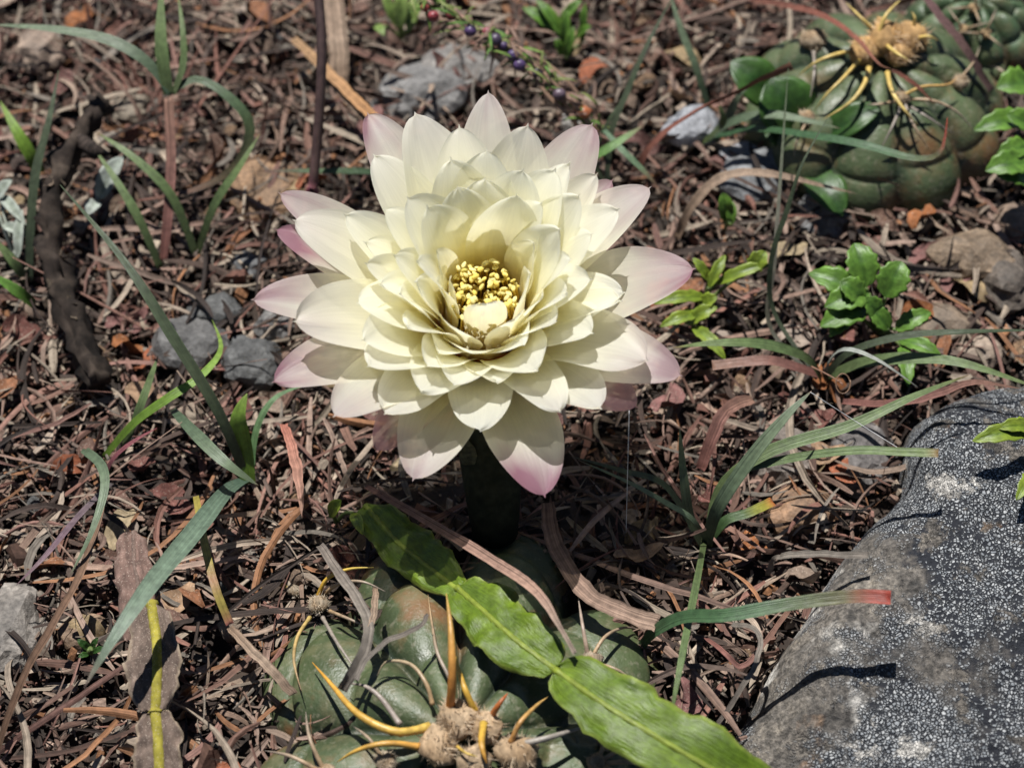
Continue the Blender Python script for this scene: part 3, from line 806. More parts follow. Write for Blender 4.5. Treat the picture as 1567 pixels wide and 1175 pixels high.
tuft('grass_tuft', P(1258, 580, .1), 'grass tuft with long arching blades reaching left and right above the rock', 'grass', [
    ([(1255, 580, .1), (1232, 548, .9), (1170, 528, 1.5), (1100, 525, 1.8), (1030, 532, 1.7)], 20, GRN),
    ([(1262, 580, .1), (1300, 540, .9), (1380, 515, 1.5), (1470, 508, 1.8), (1600, 505, 1.8)], 14, DRK),
    ([(1265, 578, .1), (1320, 556, .7), (1400, 549, 1.2), (1480, 558, 1.4), (1600, 598, 1.2)], 22, GRN),
    ([(1262, 575, .1), (1275, 545, .9), (1300, 535, 1.4), (1345, 552, 1.5), (1404, 592, 1.2)], 9, [(0, (.2, .22, .18)), (.5, (.36, .38, .34)), (1, (.3, .3, .26))]),
    ([(1255, 575, .1), (1210, 560, .6), (1170, 552, .9), (1090, 560, .8)], 18, PINK, dict(cut=True)),
    ([(1252, 578, .1), (1185, 480, .6), (1180, 400, 1.4), (1205, 320, 2.2), (1228, 250, 2.8), (1266, 182, 3.2)], 9, DRK),
    ([(1250, 580, .1), (1178, 500, .4), (1185, 400, 1.2), (1195, 260, 2.0), (1206, 105, 2.6)], 8, [(0, (.06, .06, .04)), (.6, (.14, .13, .10)), (1, (.10, .14, .07))])])
tuft('grass_tuft', P(378, 740, .1), 'dusty blue-green grass tuft with a broad pale blade beside the flower shadow', 'grass', [
    ([(378, 735, .1), (335, 632, 1.3), (262, 512, 2.2), (190, 400, 2.8), (92, 283, 3.0)], 20, DRK),
    ([(375, 735, .1), (345, 755, .9), (295, 818, 1.7), (235, 890, 2.1), (175, 975, 2.2), (128, 1053, 1.9)], 36, [(0, (.06, .10, .07)), (.4, (.125, .175, .12)), (.85, (.14, .19, .13)), (1, (.20, .13, .11))], dict(base=.6)),
    ([(265, 628, .9), (300, 665, 1.4), (345, 708, 1.5), (396, 743, 1.2)], 22, BLUE, dict(base=.5)),
    ([(372, 735, .1), (330, 690, .6), (290, 650, .9), (265, 628, .9)], 10, GRN),
    ([(385, 735, .1), (392, 660, .6), (420, 610, .9), (470, 588, .9)], 11, [(0, (.06, .12, .04)), (1, (.16, .26, .13))]),
    ([(380, 740, .1), (372, 690, .6), (365, 640, 1.2), (378, 602, 1.5)], 34, LIM, dict(fold=.05))])
tuft('grass_tuft', P(180, 730, .1), 'thin grass tuft with one lime green blade and one recurved bluish blade', 'grass', [
    ([(160, 700, .1), (205, 648, .8), (260, 608, 1.2), (305, 578, 1.3), (338, 535, 1.2), (325, 490, .9)], 16, LIM),
    ([(183, 705, .1), (212, 630, .9), (230, 580, 1.2), (242, 545, 1.4)], 14, GRN),
    ([(170, 720, .1), (130, 690, .9), (155, 712, 1.3), (160, 750, 1.4), (140, 815, 1.3), (105, 885, 1.0)], 17, BLUE),
    ([(160, 730, .1), (175, 700, .5), (205, 675, .8), (240, 655, .9)], 8, [(0, (.2, .08, .09)), (1, (.33, .10, .11))]),
    ([(170, 740, .1), (120, 790, .6), (70, 850, .9), (25, 895, .8)], 11, [(0, (.14, .12, .12)), (.5, (.17, .11, .13)), (1, (.2, .12, .13))])])
tuft('grass_tuft', P(258, 300, .1), 'tall grass tuft on a reddish stem with one blade curling round at its foot', 'grass', [
    ([(250, 400, .1), (258, 320, .8), (262, 240, 1.4), (258, 150, 2.0)], 17, PINK, dict(cut=True, mat='straw')),
    ([(262, 145, 2.0), (225, 96, 2.4), (165, 62, 2.6), (80, 45, 2.6), (-20, 38, 2.4)], 20, BLUE, dict(base=.6)),
    ([(258, 145, 2.0), (247, 70, 2.6), (247, -20, 3.1)], 22, GRN),
    ([(265, 145, 2.0), (280, 100, 2.3), (280, 50, 2.6), (272, -10, 2.8)], 12, GRN),
    ([(265, 140, 2.0), (300, 122, 2.1), (345, 145, 2.0), (382, 190, 1.7), (368, 245, 1.2), (325, 280, .8), (260, 300, .6), (165, 312, .4)], 17, CURL)])
tuft('grass_tuft', P(300, 395, .1), 'small open V of narrow grey-green grass blades near the dark twig', 'grass', [
    ([(300, 390, .1), (262, 300, 1.0), (205, 242, 1.4), (148, 203, 1.5)], 16, GRN),
    ([(302, 390, .1), (328, 315, 1.0), (365, 258, 1.5), (398, 205, 1.8)], 15, GRN),
    ([(245, 410, .1), (215, 340, .8), (180, 280, 1.2), (142, 225, 1.4)], 15, GRN)])
tuft('grass_tuft', P(45, 430, .1), 'dark upright grass blade among lime green shoots beside the bark covered twig', 'grass', [
    ([(45, 430, .1), (47, 350, .8), (55, 265, 1.4), (75, 185, 1.9), (90, 108, 2.3)], 16, DRK),
    ([(60, 265, .3), (45, 235, .7), (25, 200, 1.0), (0, 155, 1.2)], 22, LIM, dict(base=.9)),
    ([(50, 465, .1), (25, 445, .5), (-15, 418, .8)], 20, [(0, (.08, .16, .03)), (1, (.14, .28, .05))], dict(base=.9)),
    ([(40, 430, .1), (20, 400, .5), (-10, 365, .8)], 18, GRN)])
tuft('grass_tuft', P(570, 275, .2), 'thin purple tipped green blade pointing left behind the cream petals', 'grass', [
    ([(600, 268, .3), (560, 263, .8), (480, 262, 1.0), (394, 262, .9)], 12, [(0, (.04, .08, .04)), (.7, (.06, .10, .04)), (1, (.16, .07, .07))])])
tuft('grass_tuft', P(930, 290, .1), 'dark wiry grass stem with short green side blades behind the flower', 'grass', [
    ([(928, 295, .1), (935, 205, .9), (960, 140, 1.4), (990, 70, 1.9), (1035, -15, 2.4)], 11, DRK, dict(base=.9)),
    ([(928, 290, .1), (910, 235, .6), (935, 180, 1.1), (955, 150, 1.3)], 8, DRK),
    ([(898, 246, .9), (935, 225, 1.2), (985, 192, 1.3)], 16, [(0, (.10, .20, .05)), (.7, (.12, .22, .06)), (1, (.2, .12, .08))]),
    ([(925, 200, 1.2), (950, 228, 1.2), (985, 262, 1.0), (1010, 290, .7)], 11, [(0, (.09, .15, .08)), (.6, (.13, .20, .11)), (1, (.3, .12, .08))]),
    ([(1085, 170, .2), (1065, 105, .9), (1040, 40, 1.4), (1025, -10, 1.7)], 13, BLUE)])
tuft('dry_blade', P(985, 240, .3), 'long twisted red-brown dead blade leaning beside the round cactus', 'dead grass', [
    ([(975, 260, .2), (1000, 222, .7), (1060, 175, 1.2), (1130, 142, 1.6), (1175, 120, 1.9), (1212, 103, 2.1)], 16, RED, dict(twist=2.2, mat='strip', cut=True))])
tuft('grass_tuft', P(1090, 210, .1), 'grass tuft lying across the foot of the round cactus, one blade red at its end', 'grass', [
    ([(1085, 215, .1), (1120, 188, .8), (1170, 176, 1.2), (1230, 184, 1.4), (1285, 197, 1.3)], 18, BLUE),
    ([(1085, 215, .1), (1150, 198, .8), (1240, 208, 1.6), (1320, 222, 2.0), (1395, 242, 2.1), (1438, 234, 2.2), (1450, 180, 2.5)], 15, REDT, dict(base=.9)),
    ([(1095, 215, .1), (1115, 180, .7), (1130, 150, 1.2), (1145, 135, 1.5)], 16, BLUE),
    ([(1075, 220, .1), (1105, 190, .8), (1100, 160, 1.2)], 14, GRN)])
tuft('dry_blade', P(1040, 355, .2), 'arched tan dead blade looping over the grey stone by the round cactus', 'dead grass', [
    ([(1035, 365, .2), (1060, 315, .8), (1100, 275, 1.2), (1160, 265, 1.3), (1240, 280, 1.0), (1310, 297, .6)], 17, TANC, dict(mat='strip'))])
tuft('dry_blade', P(1190, 10, 1.5), 'reddish dead blade draped over the shoulder of the round cactus', 'dead grass', [
    ([(1150, 0, 1.4), (1210, 12, 1.7), (1262, 28, 1.9), (1310, 62, 2.2), (1340, 95, 2.3), (1365, 108, 2.2)], 16, RED, dict(mat='strip', twist=.8)),
    ([(1365, 108, 2.2), (1400, 130, 2.0), (1430, 160, 1.6)], 8, RED, dict(mat='strip'))])
tuft('dry_blade', P(1510, 130, .4), 'purplish dead stalk lying between the two neighbouring cacti', 'dead grass', [
    ([(1410, -10, 1.8), (1445, 35, 1.8), (1480, 80, 1.6), (1515, 140, .9)], 15, PUR, dict(mat='strip', cut=True))])
tuft('dry_blade', P(1000, 960, .5), 'broad tan dead blade emerging from the flower shadow beside the winged stem', 'dead grass', [
    ([(838, 770, 1.1), (848, 830, 1.2), (895, 905, 1.3), (950, 935, 1.2), (1005, 955, 1.0)], 30, [(0, (.16, .10, .08)), (.5, (.3, .2, .15)), (1, (.46, .32, .24))], dict(mat='strip', cut=True, fold=.1))])  # shade painted in: colour darker at the end under the flower
tuft('dry_blade', P(850, 945, 1.5), 'bent dead blade crossing the winged green stem out of the dark shadow', 'dead grass', [
    ([(560, 745, .9), (640, 790, 1.5), (760, 862, 2.0), (820, 905, 2.3), (850, 948, 2.35), (880, 1000, 2.2)], 20, [(0, (.13, .07, .06)), (.6, (.38, .24, .18)), (1, (.35, .28, .22))], dict(mat='strip', base=.5, tipw=.4))])  # colour runs from painted shadow at the start to its lit tone
tuft('dry_blade', P(545, 1050, 1.0), 'grey shredded dead blade folded over the ribs of the flowering cactus', 'dead grass', [
    ([(490, 835, 1.2), (520, 880, 1.5), (548, 920, 1.7), (563, 965, 1.8), (548, 1010, 1.75), (522, 1055, 1.5)], 20, GRY, dict(mat='strip', cut=True, twist=.7)),
    ([(655, 940, 1.9), (640, 960, 1.95), (595, 980, 1.9), (560, 1010, 1.8), (545, 1040, 1.7)], 9, GRY, dict(mat='strip', cut=True)),
    ([(575, 900, 1.6), (572, 940, 1.75), (562, 975, 1.8)], 12, TANC, dict(mat='strip'))])
tuft('dry_blade', P(1190, 860, .4), 'hooked pale grey dead stalk resting on the edge of the lichen rock', 'dead grass', [
    ([(1175, 880, .3), (1185, 858, .7), (1205, 850, 1.1), (1260, 848, 1.3), (1328, 850, 1.35)], 12, GRY, dict(mat='strip', cut=True))])
tuft('dry_blade', P(1075, 715, .1), 'thick pink dead stem standing at an angle in front of the grass tuft', 'dead grass', [
    ([(1072, 718, .1), (1090, 670, .5), (1112, 628, .8), (1150, 610, .8)], 22, PINK, dict(mat='strip', cut=True))])
tuft('dry_blade', P(20, 1120, .1), 'long brown dead blade running along the pale broad grass blade', 'dead grass', [
    ([(-5, 1150, .3), (30, 1050, .7), (75, 965, .9), (120, 885, 1.0), (150, 800, 1.1), (155, 770, 1.1)], 13, BRN, dict(mat='strip', cut=True))])
tuft('dry_blade', P(520, 130, .1), 'wide bleached dead blade standing behind the thin dark flower stalk', 'dead grass', [
    ([(520, 130, .1), (518, 70, .5), (508, -20, .9)], 34, TANC, dict(mat='strip', cut=True))])
tuft('dry_blade', P(560, 180, .2), 'orange split dead blade pointing at the upper cream petals', 'dead grass', [
    ([(450, 60, .5), (500, 110, .7), (540, 150, .8), (575, 185, .7)], 18, [(0, (.35, .22, .12)), (1, (.48, .25, .11))], dict(mat='strip', cut=True)),
    ([(500, 120, .6), (540, 165, .7), (560, 185, .6)], 10, TANC, dict(mat='strip', cut=True))])
tuft('dry_blade', P(330, 970, .2), 'yellow-green withered blade with red end hanging beside the flowering cactus', 'dead grass', [
    ([(300, 760, .8), (315, 840, 1.2), (330, 900, 1.2), (352, 955, .9)], 14, [(0, (.30, .24, .05)), (.4, (.30, .26, .05)), (.6, (.28, .14, .07)), (.8, (.32, .27, .06)), (1, (.3, .10, .09))], dict(cut=True))])
tuft('dry_blade', P(360, 960, .2), 'pale broken straw slanting over the left ribs of the flowering cactus', 'dead grass', [
    ([(352, 960, 1.0), (380, 990, 1.1), (420, 1030, 1.1), (448, 1062, .9)], 16, TANC, dict(mat='strip', cut=True))])
tuft('dry_blade', P(430, 870, .4), 'salmon coloured dead blade bent downward in front of the cream petals', 'dead grass', [
    ([(435, 650, .7), (448, 690, 1.0), (458, 740, 1.0), (462, 790, .8)], 18, [(0, (.36, .14, .10)), (1, (.44, .27, .2))], dict(mat='strip'))])
tuft('dry_blade', P(1160, 1000, .1), 'thin grey curled stalk looping between grass tuft and rock', 'dead grass', [
    ([(1090, 1120, .3), (1130, 1060, .8), (1160, 1005, 1.1), (1158, 965, 1.0), (1120, 955, .7)], 9, GRY, dict(mat='strip', cut=True)),
    ([(1080, 975, .4), (1110, 1000, .6), (1135, 1020, .5), (1165, 990, .5), (1205, 935, .4)], 9, PINK, dict(mat='strip', cut=True))])
tuft('dry_blade', P(1250, 640, .1), 'pinkish dead leaf strip lying at the upper edge of the lichen rock', 'dead grass', [
    ([(1290, 615, .6), (1360, 618, 1.0), (1430, 605, 1.4), (1490, 585, 1.7), (1560, 595, 1.7)], 15, PINK, dict(mat='strip'))])
# dark stalk rising at the top
a = Acc(); q = [P(x, y, z) for x, y, z in [(478, 292, .9), (484, 230, 1.5), (490, 150, 2.2), (492, 60, 2.9), (485, -30, 3.5)]]
base = P(476, 310, .0)
sp = [V(s) for s in spline([base[:]] + [p[:] for p in q], 30)]
tube(a, sp, [.085 * (1.35 if i in (4, 5, 6) else 1) for i in range(31)], 10, [grad([(0, (.14, .05, .05)), (.2, (.16, .045, .06)), (.3, (.085, .05, .045)), (1, (.05, .032, .03))], i / 30) for i in range(31)])
st = empty('dark_stalk', base); tag(st, 'smooth dark purple stalk rising behind the upper left petals', 'stem')
obj('stalk', a, M['stem'], st)

# dark bark twig on the left
a = Acc(); q = [P(x, y, z) for x, y, z in [(158, 160, 1.2), (125, 205, 1.3), (92, 265, 1.2), (78, 340, .9), (85, 420, .6), (118, 510, .35), (150, 590, .2)]]
sp = [V(s) for s in spline([p[:] for p in q], 46)]
tube(a, sp, [.17 + .07 * noise.noise(V((i * .5, 0, 0))) + .05 * (i / 46) for i in range(47)], 14, [lerp3((.022, .016, .013), (.09, .068, .052), max(0, noise.noise(V((i * .35, 4, 0))) + .2)) for i in range(47)], 1.3, 3)
tw = empty('bark_twig', q[-1]); tag(tw, 'gnarled black-brown twig with flaking bark at the left', 'twig')
obj('wood', a, M['bark'], tw)
for i in range(16):
    j = random.randint(4, 42); p = sp[j]; d = V((random.gauss(0, 1), random.gauss(0, 1), random.random() + .3)).normalized()
    a = Acc(); t_ = (sp[j + 1] - p).normalized()
    pts = [p + d * .16 + (t_ * s_ * .09) + d * (.05 * s_ * s_) for s_ in (-1, 0, 1, 2)]
    ribbon(a, pts, [.05, .1, .09, .03], d, .015, .1, random.choice([(.20, .15, .11), (.09, .07, .05), (.28, .21, .15)]))
    obj('bark_flake', a, M['bark'], tw)
a = Acc(); q = [P(x, y, z) for x, y, z in [(122, 215, 1.3), (140, 228, 1.4), (158, 236, 1.3)]]
tube(a, [V(s) for s in spline([p[:] for p in q], 6)], [.13, .14, .13, .12, .12, .1, .07], 8, (.04, .03, .025), .4)
obj('side_stub', a, M['bark'], tw)

# ---- winged stems
def winged(name, label, cat, segs, stemcol, wingcol, mat, stemw=.09, edge=None):
    root = empty(name, P(*segs[0][0][0])); tag(root, label, cat)
    for si, (line, wl, wr) in enumerate(segs):
        q = [P(x, y, z) for x, y, z in line]; n = 30
        sp = [V(s) for s in spline([p[:] for p in q], n)]
        fr = frames(sp, UPN); cm = cmpx(q[0])
        a = Acc(); tube(a, sp, [stemw * (1.0 if 0 < i < n else 1.4) for i in range(n + 1)], 8, stemcol)
        obj('stem', a, M[mat], root)
        for sgn, wv in ((-1, wl), (1, wr)):
            a = Acc(); vs = []; fs = []; uv = []; cs = []; m = 6
            for i in range(n + 1):
                k = i / n; t, s, nn = fr[i]
                ww = wv * cm * (min(1, math.sin(math.pi * min(max(k, .0), 1)) ** .42 + .05)) * (1 + .3 * noise.noise(V((k * 5, si * 3 + sgn, 0))) + .12 * noise.noise(V((k * 17, si * 3 + sgn, 4))))
                for side in (0, 1):
                    for j in range(m + 1):
                        u = j / m
                        z = .10 * u * u * ww * math.sin(k * 13 + sgn) + .22 * ww * u * (1.15 - u) + .16 * noise.noise(V((k * 8, u * 2, si + sgn * 5))) * u + .035 * noise.noise(V((k * 22, u * 5, si + sgn * 9)))
                        z += .02 * noise.noise(V((k * 30, u * 8, si + sgn * 2)))
                        vs.append(sp[i] + s * sgn * (u * ww + stemw * .4) + nn * (z + (.022 if side == 0 else 0) * (1 - u * .6)))
                        uv.append((u, k))
                        c0 = lerp3(wingcol[0], wingcol[1], .5 + .8 * noise.noise(V((k * 5, u * 2, si * 2 + sgn))))
                        if u > .97 and edge: c0 = edge
                        cs.append(c0)
            row = 2 * (m + 1)
            for i in range(n):
                for j in range(m):
                    b = i * row + j
                    fs.append((b, b + 1, b + row + 1, b + row)); b += m + 1
                    fs.append((b, b + row, b + row + 1, b + 1))
                b = i * row + m; fs.append((b, b + m + 1, b + m + 1 + row, b + row))
            a.add(vs, fs, uv, cs); obj('wing', a, M[mat], root)
    return root
winged('winged_stem', 'bright green jointed stem with broad wavy wings lying over the flowering cactus', 'plant', [
    ([(560, 775, .8), (600, 822, 1.0), (650, 865, 1.15), (705, 905, 1.4)], 40, 32),
    ([(700, 900, 1.4), (745, 940, 1.65), (790, 980, 1.8), (850, 1025, 1.85)], 50, 44),
    ([(850, 1025, 1.85), (920, 1075, 2.05), (1000, 1125, 2.1), (1110, 1190, 1.9), (1180, 1235, 1.6)], 60, 50)],
    (.20, .25, .03), ((.062, .112, .006), (.13, .195, .012)), 'wing', .05, (.19, .24, .04))
winged('withered_winged_stem', 'withered stem with yellow-green core and crinkled brown wings', 'plant', [
    ([(232, 925, .9), (240, 985, 1.1), (240, 1040, 1.1), (238, 1090, 1.0)], 30, 42),
    ([(238, 1090, 1.0), (242, 1130, 1.0), (244, 1180, .9), (246, 1230, .8)], 32, 34)],
    (.30, .26, .04), ((.085, .06, .048), (.17, .125, .10)), 'deadleaf', .085, (.36, .28, .2))
winged('withered_leaf', 'dull brown curled dead leaf above the withered winged stem', 'leaf', [
    ([(205, 815, .7), (205, 860, .9), (212, 905, .9), (205, 985, .7)], 24, 30)], (.16, .11, .09), ((.13, .08, .065), (.21, .135, .11)), 'deadleaf', .04)

# ---- leafy seedlings
def leafmesh(root, base, tip, w, cols, teeth=0, cup=.15, mat='leaf', droop=.15, Nn=UPN, tipr=.8, name='leaf'):
    a = Acc(); n, m = 14, 8; L = (tip - base).length; vs = []; fs = []; uv = []; cs = []
    pts = [base + (tip - base) * (i / n) + Nn * (math.sin(math.pi * i / n) * droop * L) for i in range(n + 1)]
    fr = frames(pts, Nn)
    for i in range(n + 1):
        k = i / n; t, s, nn = fr[i]
        ww = w * (max(.03, math.sin(math.pi * k ** tipr)) ** .7 if 0 < k < 1 else .04)
        if teeth: ww *= 1 + .30 * (((k * teeth) % 1) - .5) * (1 if .15 < k < .97 else 0)
        for side in (0, 1):
            for j in range(m + 1):
                u = j / m * 2 - 1
                z = cup * ww * abs(u) ** 1.3 + .012 * noise.noise(V((k * 6, u * 3, w * 50)))
                vs.append(pts[i] + s * (u * ww / 2) + nn * (z - (.016 * (1 - abs(u) * .7) if side else 0))); uv.append(((u + 1) / 2, k))
                cs.append(lerp3(cols[0], cols[1], min(1, max(0, .55 - (.5 if abs(u) < .1 else 0) + .4 * abs(u) ** 3 + .5 * noise.noise(V((k * 4, u, w * 9)))))))
    row = 2 * (m + 1)
    for i in range(n):
        for j in range(m):
            b = i * row + j; fs.append((b, b + 1, b + row + 1, b + row))
            b += m + 1; fs.append((b, b + row, b + row + 1, b + 1))
        for b, d in ((i * row, 1), (i * row + m, -1)):
            q = (b, b + row, b + row + m + 1, b + m + 1); fs.append(q if d > 0 else q[::-1])
    a.add(vs, fs, uv, cs); return obj(name, a, M[mat], root)
def seedling(name, base, label, cat, leaves, cols, teeth=0, stemcol=(.12, .17, .05), cup=.15, mat='leaf', group=None):
    root = empty(name, base); tag(root, label, cat, group)
    for x0, y0, z0, x1, y1, z1, wp in leaves:
        b = P(x0, y0, z0); t = P(x1, y1, z1)
        a = Acc(); mid = (base + b) / 2 + V((0, 0, .12))
        tube(a, [V(s) for s in spline([base[:], mid[:], b[:]], 8)], [.032] * 9, 6, stemcol); obj('stem', a, M['stem'], root)
        leafmesh(root, b, t, wp * cmpx(b), cols, teeth, cup, mat)
    return root
G1 = ((.055, .13, .018), (.13, .25, .035)); G2 = ((.10, .16, .015), (.22, .29, .03)); G3 = ((.02, .06, .012), (.05, .115, .022))
seedling('leafy_seedling', P(1340, 510, .1), 'clump of glossy toothed green leaves sprouting above the rock', 'seedling', [
    (1320, 455, 1.0, 1238, 418, 1.2, 45), (1330, 450, 1.1, 1262, 470, 1.1, 45), (1325, 440, 1.2, 1308, 372, 1.6, 50), (1355, 455, 1.2, 1380, 400, 1.6, 50), (1330, 470, .9, 1255, 500, .9, 45),
    (1345, 490, .8, 1325, 455, 1.2, 34), (1360, 505, .7, 1330, 470, 1.0, 34), (1370, 505, .7, 1425, 478, .9, 30), (1320, 460, 1.1, 1285, 430, 1.4, 40), (1375, 520, .6, 1440, 545, .7, 26), (1380, 530, .6, 1390, 592, .6, 26), (1300, 480, .8, 1270, 515, .8, 30)], G1, 5)
seedling('leafy_seedling', P(1075, 470, .1), 'yellow-green seedling with narrow curling leaves by the pink petal tip', 'seedling', [
    (1085, 440, .7, 1110, 390, 1.0, 18), (1095, 435, .7, 1180, 405, 1.0, 20), (1150, 415, .9, 1172, 385, 1.2, 30), (1080, 455, .6, 1000, 465, .7, 22), (1070, 470, .5, 1098, 455, .8, 26), (1050, 495, .4, 1098, 470, .7, 24), (1070, 480, .5, 1010, 500, .5, 22), (1060, 500, .4, 1110, 550, .4, 22), (1085, 430, .7, 1060, 395, 1.0, 16)], G2, 3)
seedling('leafy_seedling', P(1580, 250, .1), 'bright toothed leaves poking in beside the smaller dark green cactus', 'seedling', [
    (1575, 185, 1.2, 1490, 200, 1.4, 38), (1578, 225, 1.2, 1525, 240, 1.3, 36), (1575, 250, 1.2, 1508, 262, 1.3, 44), (1580, 275, 1.0, 1525, 268, 1.2, 40), (1580, 130, 1.2, 1525, 135, 1.4, 50), (1590, 205, 1.2, 1540, 175, 1.6, 40)], G1, 5)
seedling('leafy_seedling', P(1600, 690, .9), 'pale green toothed leaf hanging over the lichen covered rock', 'seedling', [
    (1580, 660, 1.6, 1488, 675, 1.8, 34), (1585, 655, 1.6, 1525, 655, 1.9, 26), (1585, 720, 1.4, 1555, 765, 1.6, 26)], G2, 4)
seedling('round_leaf_plant', P(1200, 215, .1), 'plant with rounded dark green leaves pressed against the round cactus', 'plant', [
    (1185, 160, .9, 1118, 95, 1.5, 72), (1215, 200, .8, 1180, 120, 1.5, 95), (1255, 215, .9, 1348, 165, 1.5, 52), (1258, 245, .6, 1262, 205, 1.0, 30), (1205, 220, .4, 1170, 205, .6, 34), (1240, 265, .4, 1290, 330, .3, 60)], G3, 0, cup=.1)
seedling('leafy_seedling', P(1110, 350, .1), 'tiny seedling with two upright pointed leaves beside the grey stone', 'seedling', [
    (1112, 340, .3, 1106, 295, .8, 24), (1118, 345, .3, 1120, 308, .6, 16)], G1, 0)
seedling('silvery_plant', P(20, 390, .1), 'silvery felted leaves of a low plant near the dark twig', 'plant', [
    (0, 300, .5, 40, 345, .7, 18), (28, 395, .4, 34, 320, .7, 16), (5, 345, .5, 48, 365, .5, 18), (-10, 310, .6, 18, 275, .8, 20)], ((.20, .23, .18), (.36, .39, .34)), 0, (.25, .27, .22), .2, 'silver')
seedling('silvery_plant', P(150, 310, .1), 'pair of grey felted leaves between the narrow V of grass blades', 'plant', [
    (152, 305, .4, 188, 240, .9, 32), (150, 308, .4, 132, 330, .4, 24)], ((.22, .25, .21), (.38, .41, .37)), 0, (.25, .27, .22), .2, 'silver')
seedling('leafy_seedling', P(615, 60, .1), 'pale green narrow leaved shoot under the berry bearing sprig', 'seedling', [
    (605, 40, .5, 585, -15, 1.0, 16), (612, 45, .5, 618, -20, 1.1, 22), (625, 50, .4, 645, -15, .9, 20), (575, 40, .4, 588, 55, .5, 14), (618, 30, .5, 640, 30, .6, 24)], ((.14, .22, .05), (.24, .33, .09)), 0)
seedling('leafy_seedling', P(870, 90, .1), 'cluster of small lime leaves at the back behind the berry sprig', 'seedling', [
    (865, 60, .5, 820, 0, 1.0, 18), (862, 75, .4, 868, 15, 1.0, 16), (850, 50, .5, 800, 12, .8, 20), (866, 90, .3, 878, 40, .8, 14), (880, 60, .4, 905, 40, .8, 14), (860, 85, .3, 850, 60, .6, 14), (890, 70, .3, 895, 5, 1.0, 12), (855, 40, .6, 890, 0, 1.0, 16)], G1, 0)
seedling('leafy_seedling', P(515, 800, .4), 'two little lime leaves lit at the edge of the flower shadow', 'seedling', [
    (505, 790, .8, 522, 765, 1.2, 22), (540, 785, .8, 555, 818, 1.0, 18)], G2, 0)
seedling('leafy_seedling', P(140, 1000, .1), 'tiny dark green rosette in the litter beside the broad blue blade', 'seedling', [
    (138, 995, .2, 118, 978, .4, 12), (140, 994, .2, 150, 975, .4, 10), (142, 998, .2, 162, 992, .4, 10), (136, 1000, .2, 120, 1006, .3, 10)], G3, 0)

# ---- the sprig with berries
bs = empty('berry_sprig', P(905, 195, .6)); tag(bs, 'wispy sprig of fine leaves with tiny red and purple berries', 'plant')
axis = [(915, 225, .6), (890, 175, 1.2), (850, 130, 1.7), (800, 85, 2.1), (740, 50, 2.4), (680, 15, 2.6), (620, -20, 2.7)]
sp = [V(s) for s in spline([P(*p)[:] for p in axis], 40)]
a = Acc(); tube(a, sp, [.055 - .0008 * i for i in range(41)], 6, [grad([(0, (.33, .2, .14)), (.4, (.28, .18, .12)), (1, (.12, .18, .05))], i / 40) for i in range(41)])
obj('stem', a, M['stem'], bs)
for off in (-.16, -.09, .07, .13, .2):
    a = Acc(); q = [p + V((off * (1 - i / 40) * 1.4 + .05 * math.sin(i * .4 + off * 40), off * .6, -.05)) for i, p in enumerate(sp)]
    ribbon(a, q[:26], [.10 * (1 - i / 32) for i in range(26)], UPN, .015, .1, (.36, .23, .16)); obj('dry_strand', a, M['straw'], bs)
rnd = random.Random(77)
for i in range(190):
    j = rnd.randint(4, 40); p = sp[j] + V((rnd.gauss(0, .10), rnd.gauss(0, .10), rnd.gauss(0, .07)))
    t_ = (sp[min(40, j + 1)] - sp[j - 1]).normalized()
    d = (t_ * rnd.choice((1, 1, 1, -.4)) + V((rnd.gauss(0, .5), rnd.gauss(0, .5), rnd.gauss(0, .35)))).normalized(); l = rnd.uniform(.22, .6)
    a = Acc(); g = V((0, 0, -.12))
    c = rnd.choice([(.10, .2, .035), (.16, .25, .05), (.22, .26, .08), (.24, .15, .11), (.30, .18, .13)])
    ribbon(a, [p, p + d * l * .4 + g * .1, p + d * l * .75 + g * .4, p + d * l + g], [.045, .055, .035, .008], UPN, .012, .1, c)
    obj('fine_leaf', a, M['blade'], bs)
for x, y, rp, c in [(663, 25, 9, (.30, .05, .06)), (690, 22, 8, (.30, .05, .07)), (720, 48, 10, (.085, .05, .13)), (745, 49, 8, (.30, .07, .09)), (758, 61, 11, (.075, .055, .09)), (785, 85, 10, (.07, .045, .12)),
                    (795, 100, 10, (.09, .055, .14)), (770, 70, 7, (.08, .05, .12)), (822, 112, 8, (.09, .06, .1)), (856, 145, 11, (.10, .07, .09)), (650, 12, 7, (.3, .06, .05))]:
    j = min(range(41), key=lambda i: (sp[i] - P(x, y, sp[i].z)).length); p = P(x, y, sp[j].z + .03)
    a = Acc(); blob(a, p, rp * cmpx(p), (1, .9, .95), .08, 1.5, x, c, ICO2); obj('berry', a, M['berry'], bs)
a = Acc(); p = P(890, 172, 1.2); blob(a, p, .17, (1.1, .8, .6), .3, 1.5, 4, (.36, .12, .05), ICO2); obj('husk', a, M['berry'], bs)

# ---- spider threads
for nm, pts, lab in [('spider_thread', [(1240, 600, 2.5), (1310, 645, 1.9), (1385, 692, 1.45)], 'fine spider thread from a grass tip down to the rock'),
                     ('spider_thread', [(963, 628, 3.7), (961, 700, 2.9), (958, 815, .9)], 'fine spider thread hanging from the lowest pink petal')]:
    a = Acc(); tube(a, [V(s) for s in spline([P(*p)[:] for p in pts], 14)], [.006] * 15, 4, (.75, .74, .72))
    tag(obj(nm, a, M['silk']), lab, 'spider thread')
a = Acc(); cpt = P(1290, 588, 1.2)
tube(a, [cpt + V((.115 * math.cos(t_), .13 * math.sin(t_), .10 * math.sin(t_) + .03 * t_ / 6)) for t_ in [i * 6.6 / 20 for i in range(21)]], [.012] * 21, 5, (.22, .13, .08))
pp = [V(s) for s in spline([cpt[:], P(1270, 575, 1.1)[:], P(1240, 560, .7)[:]], 8)]
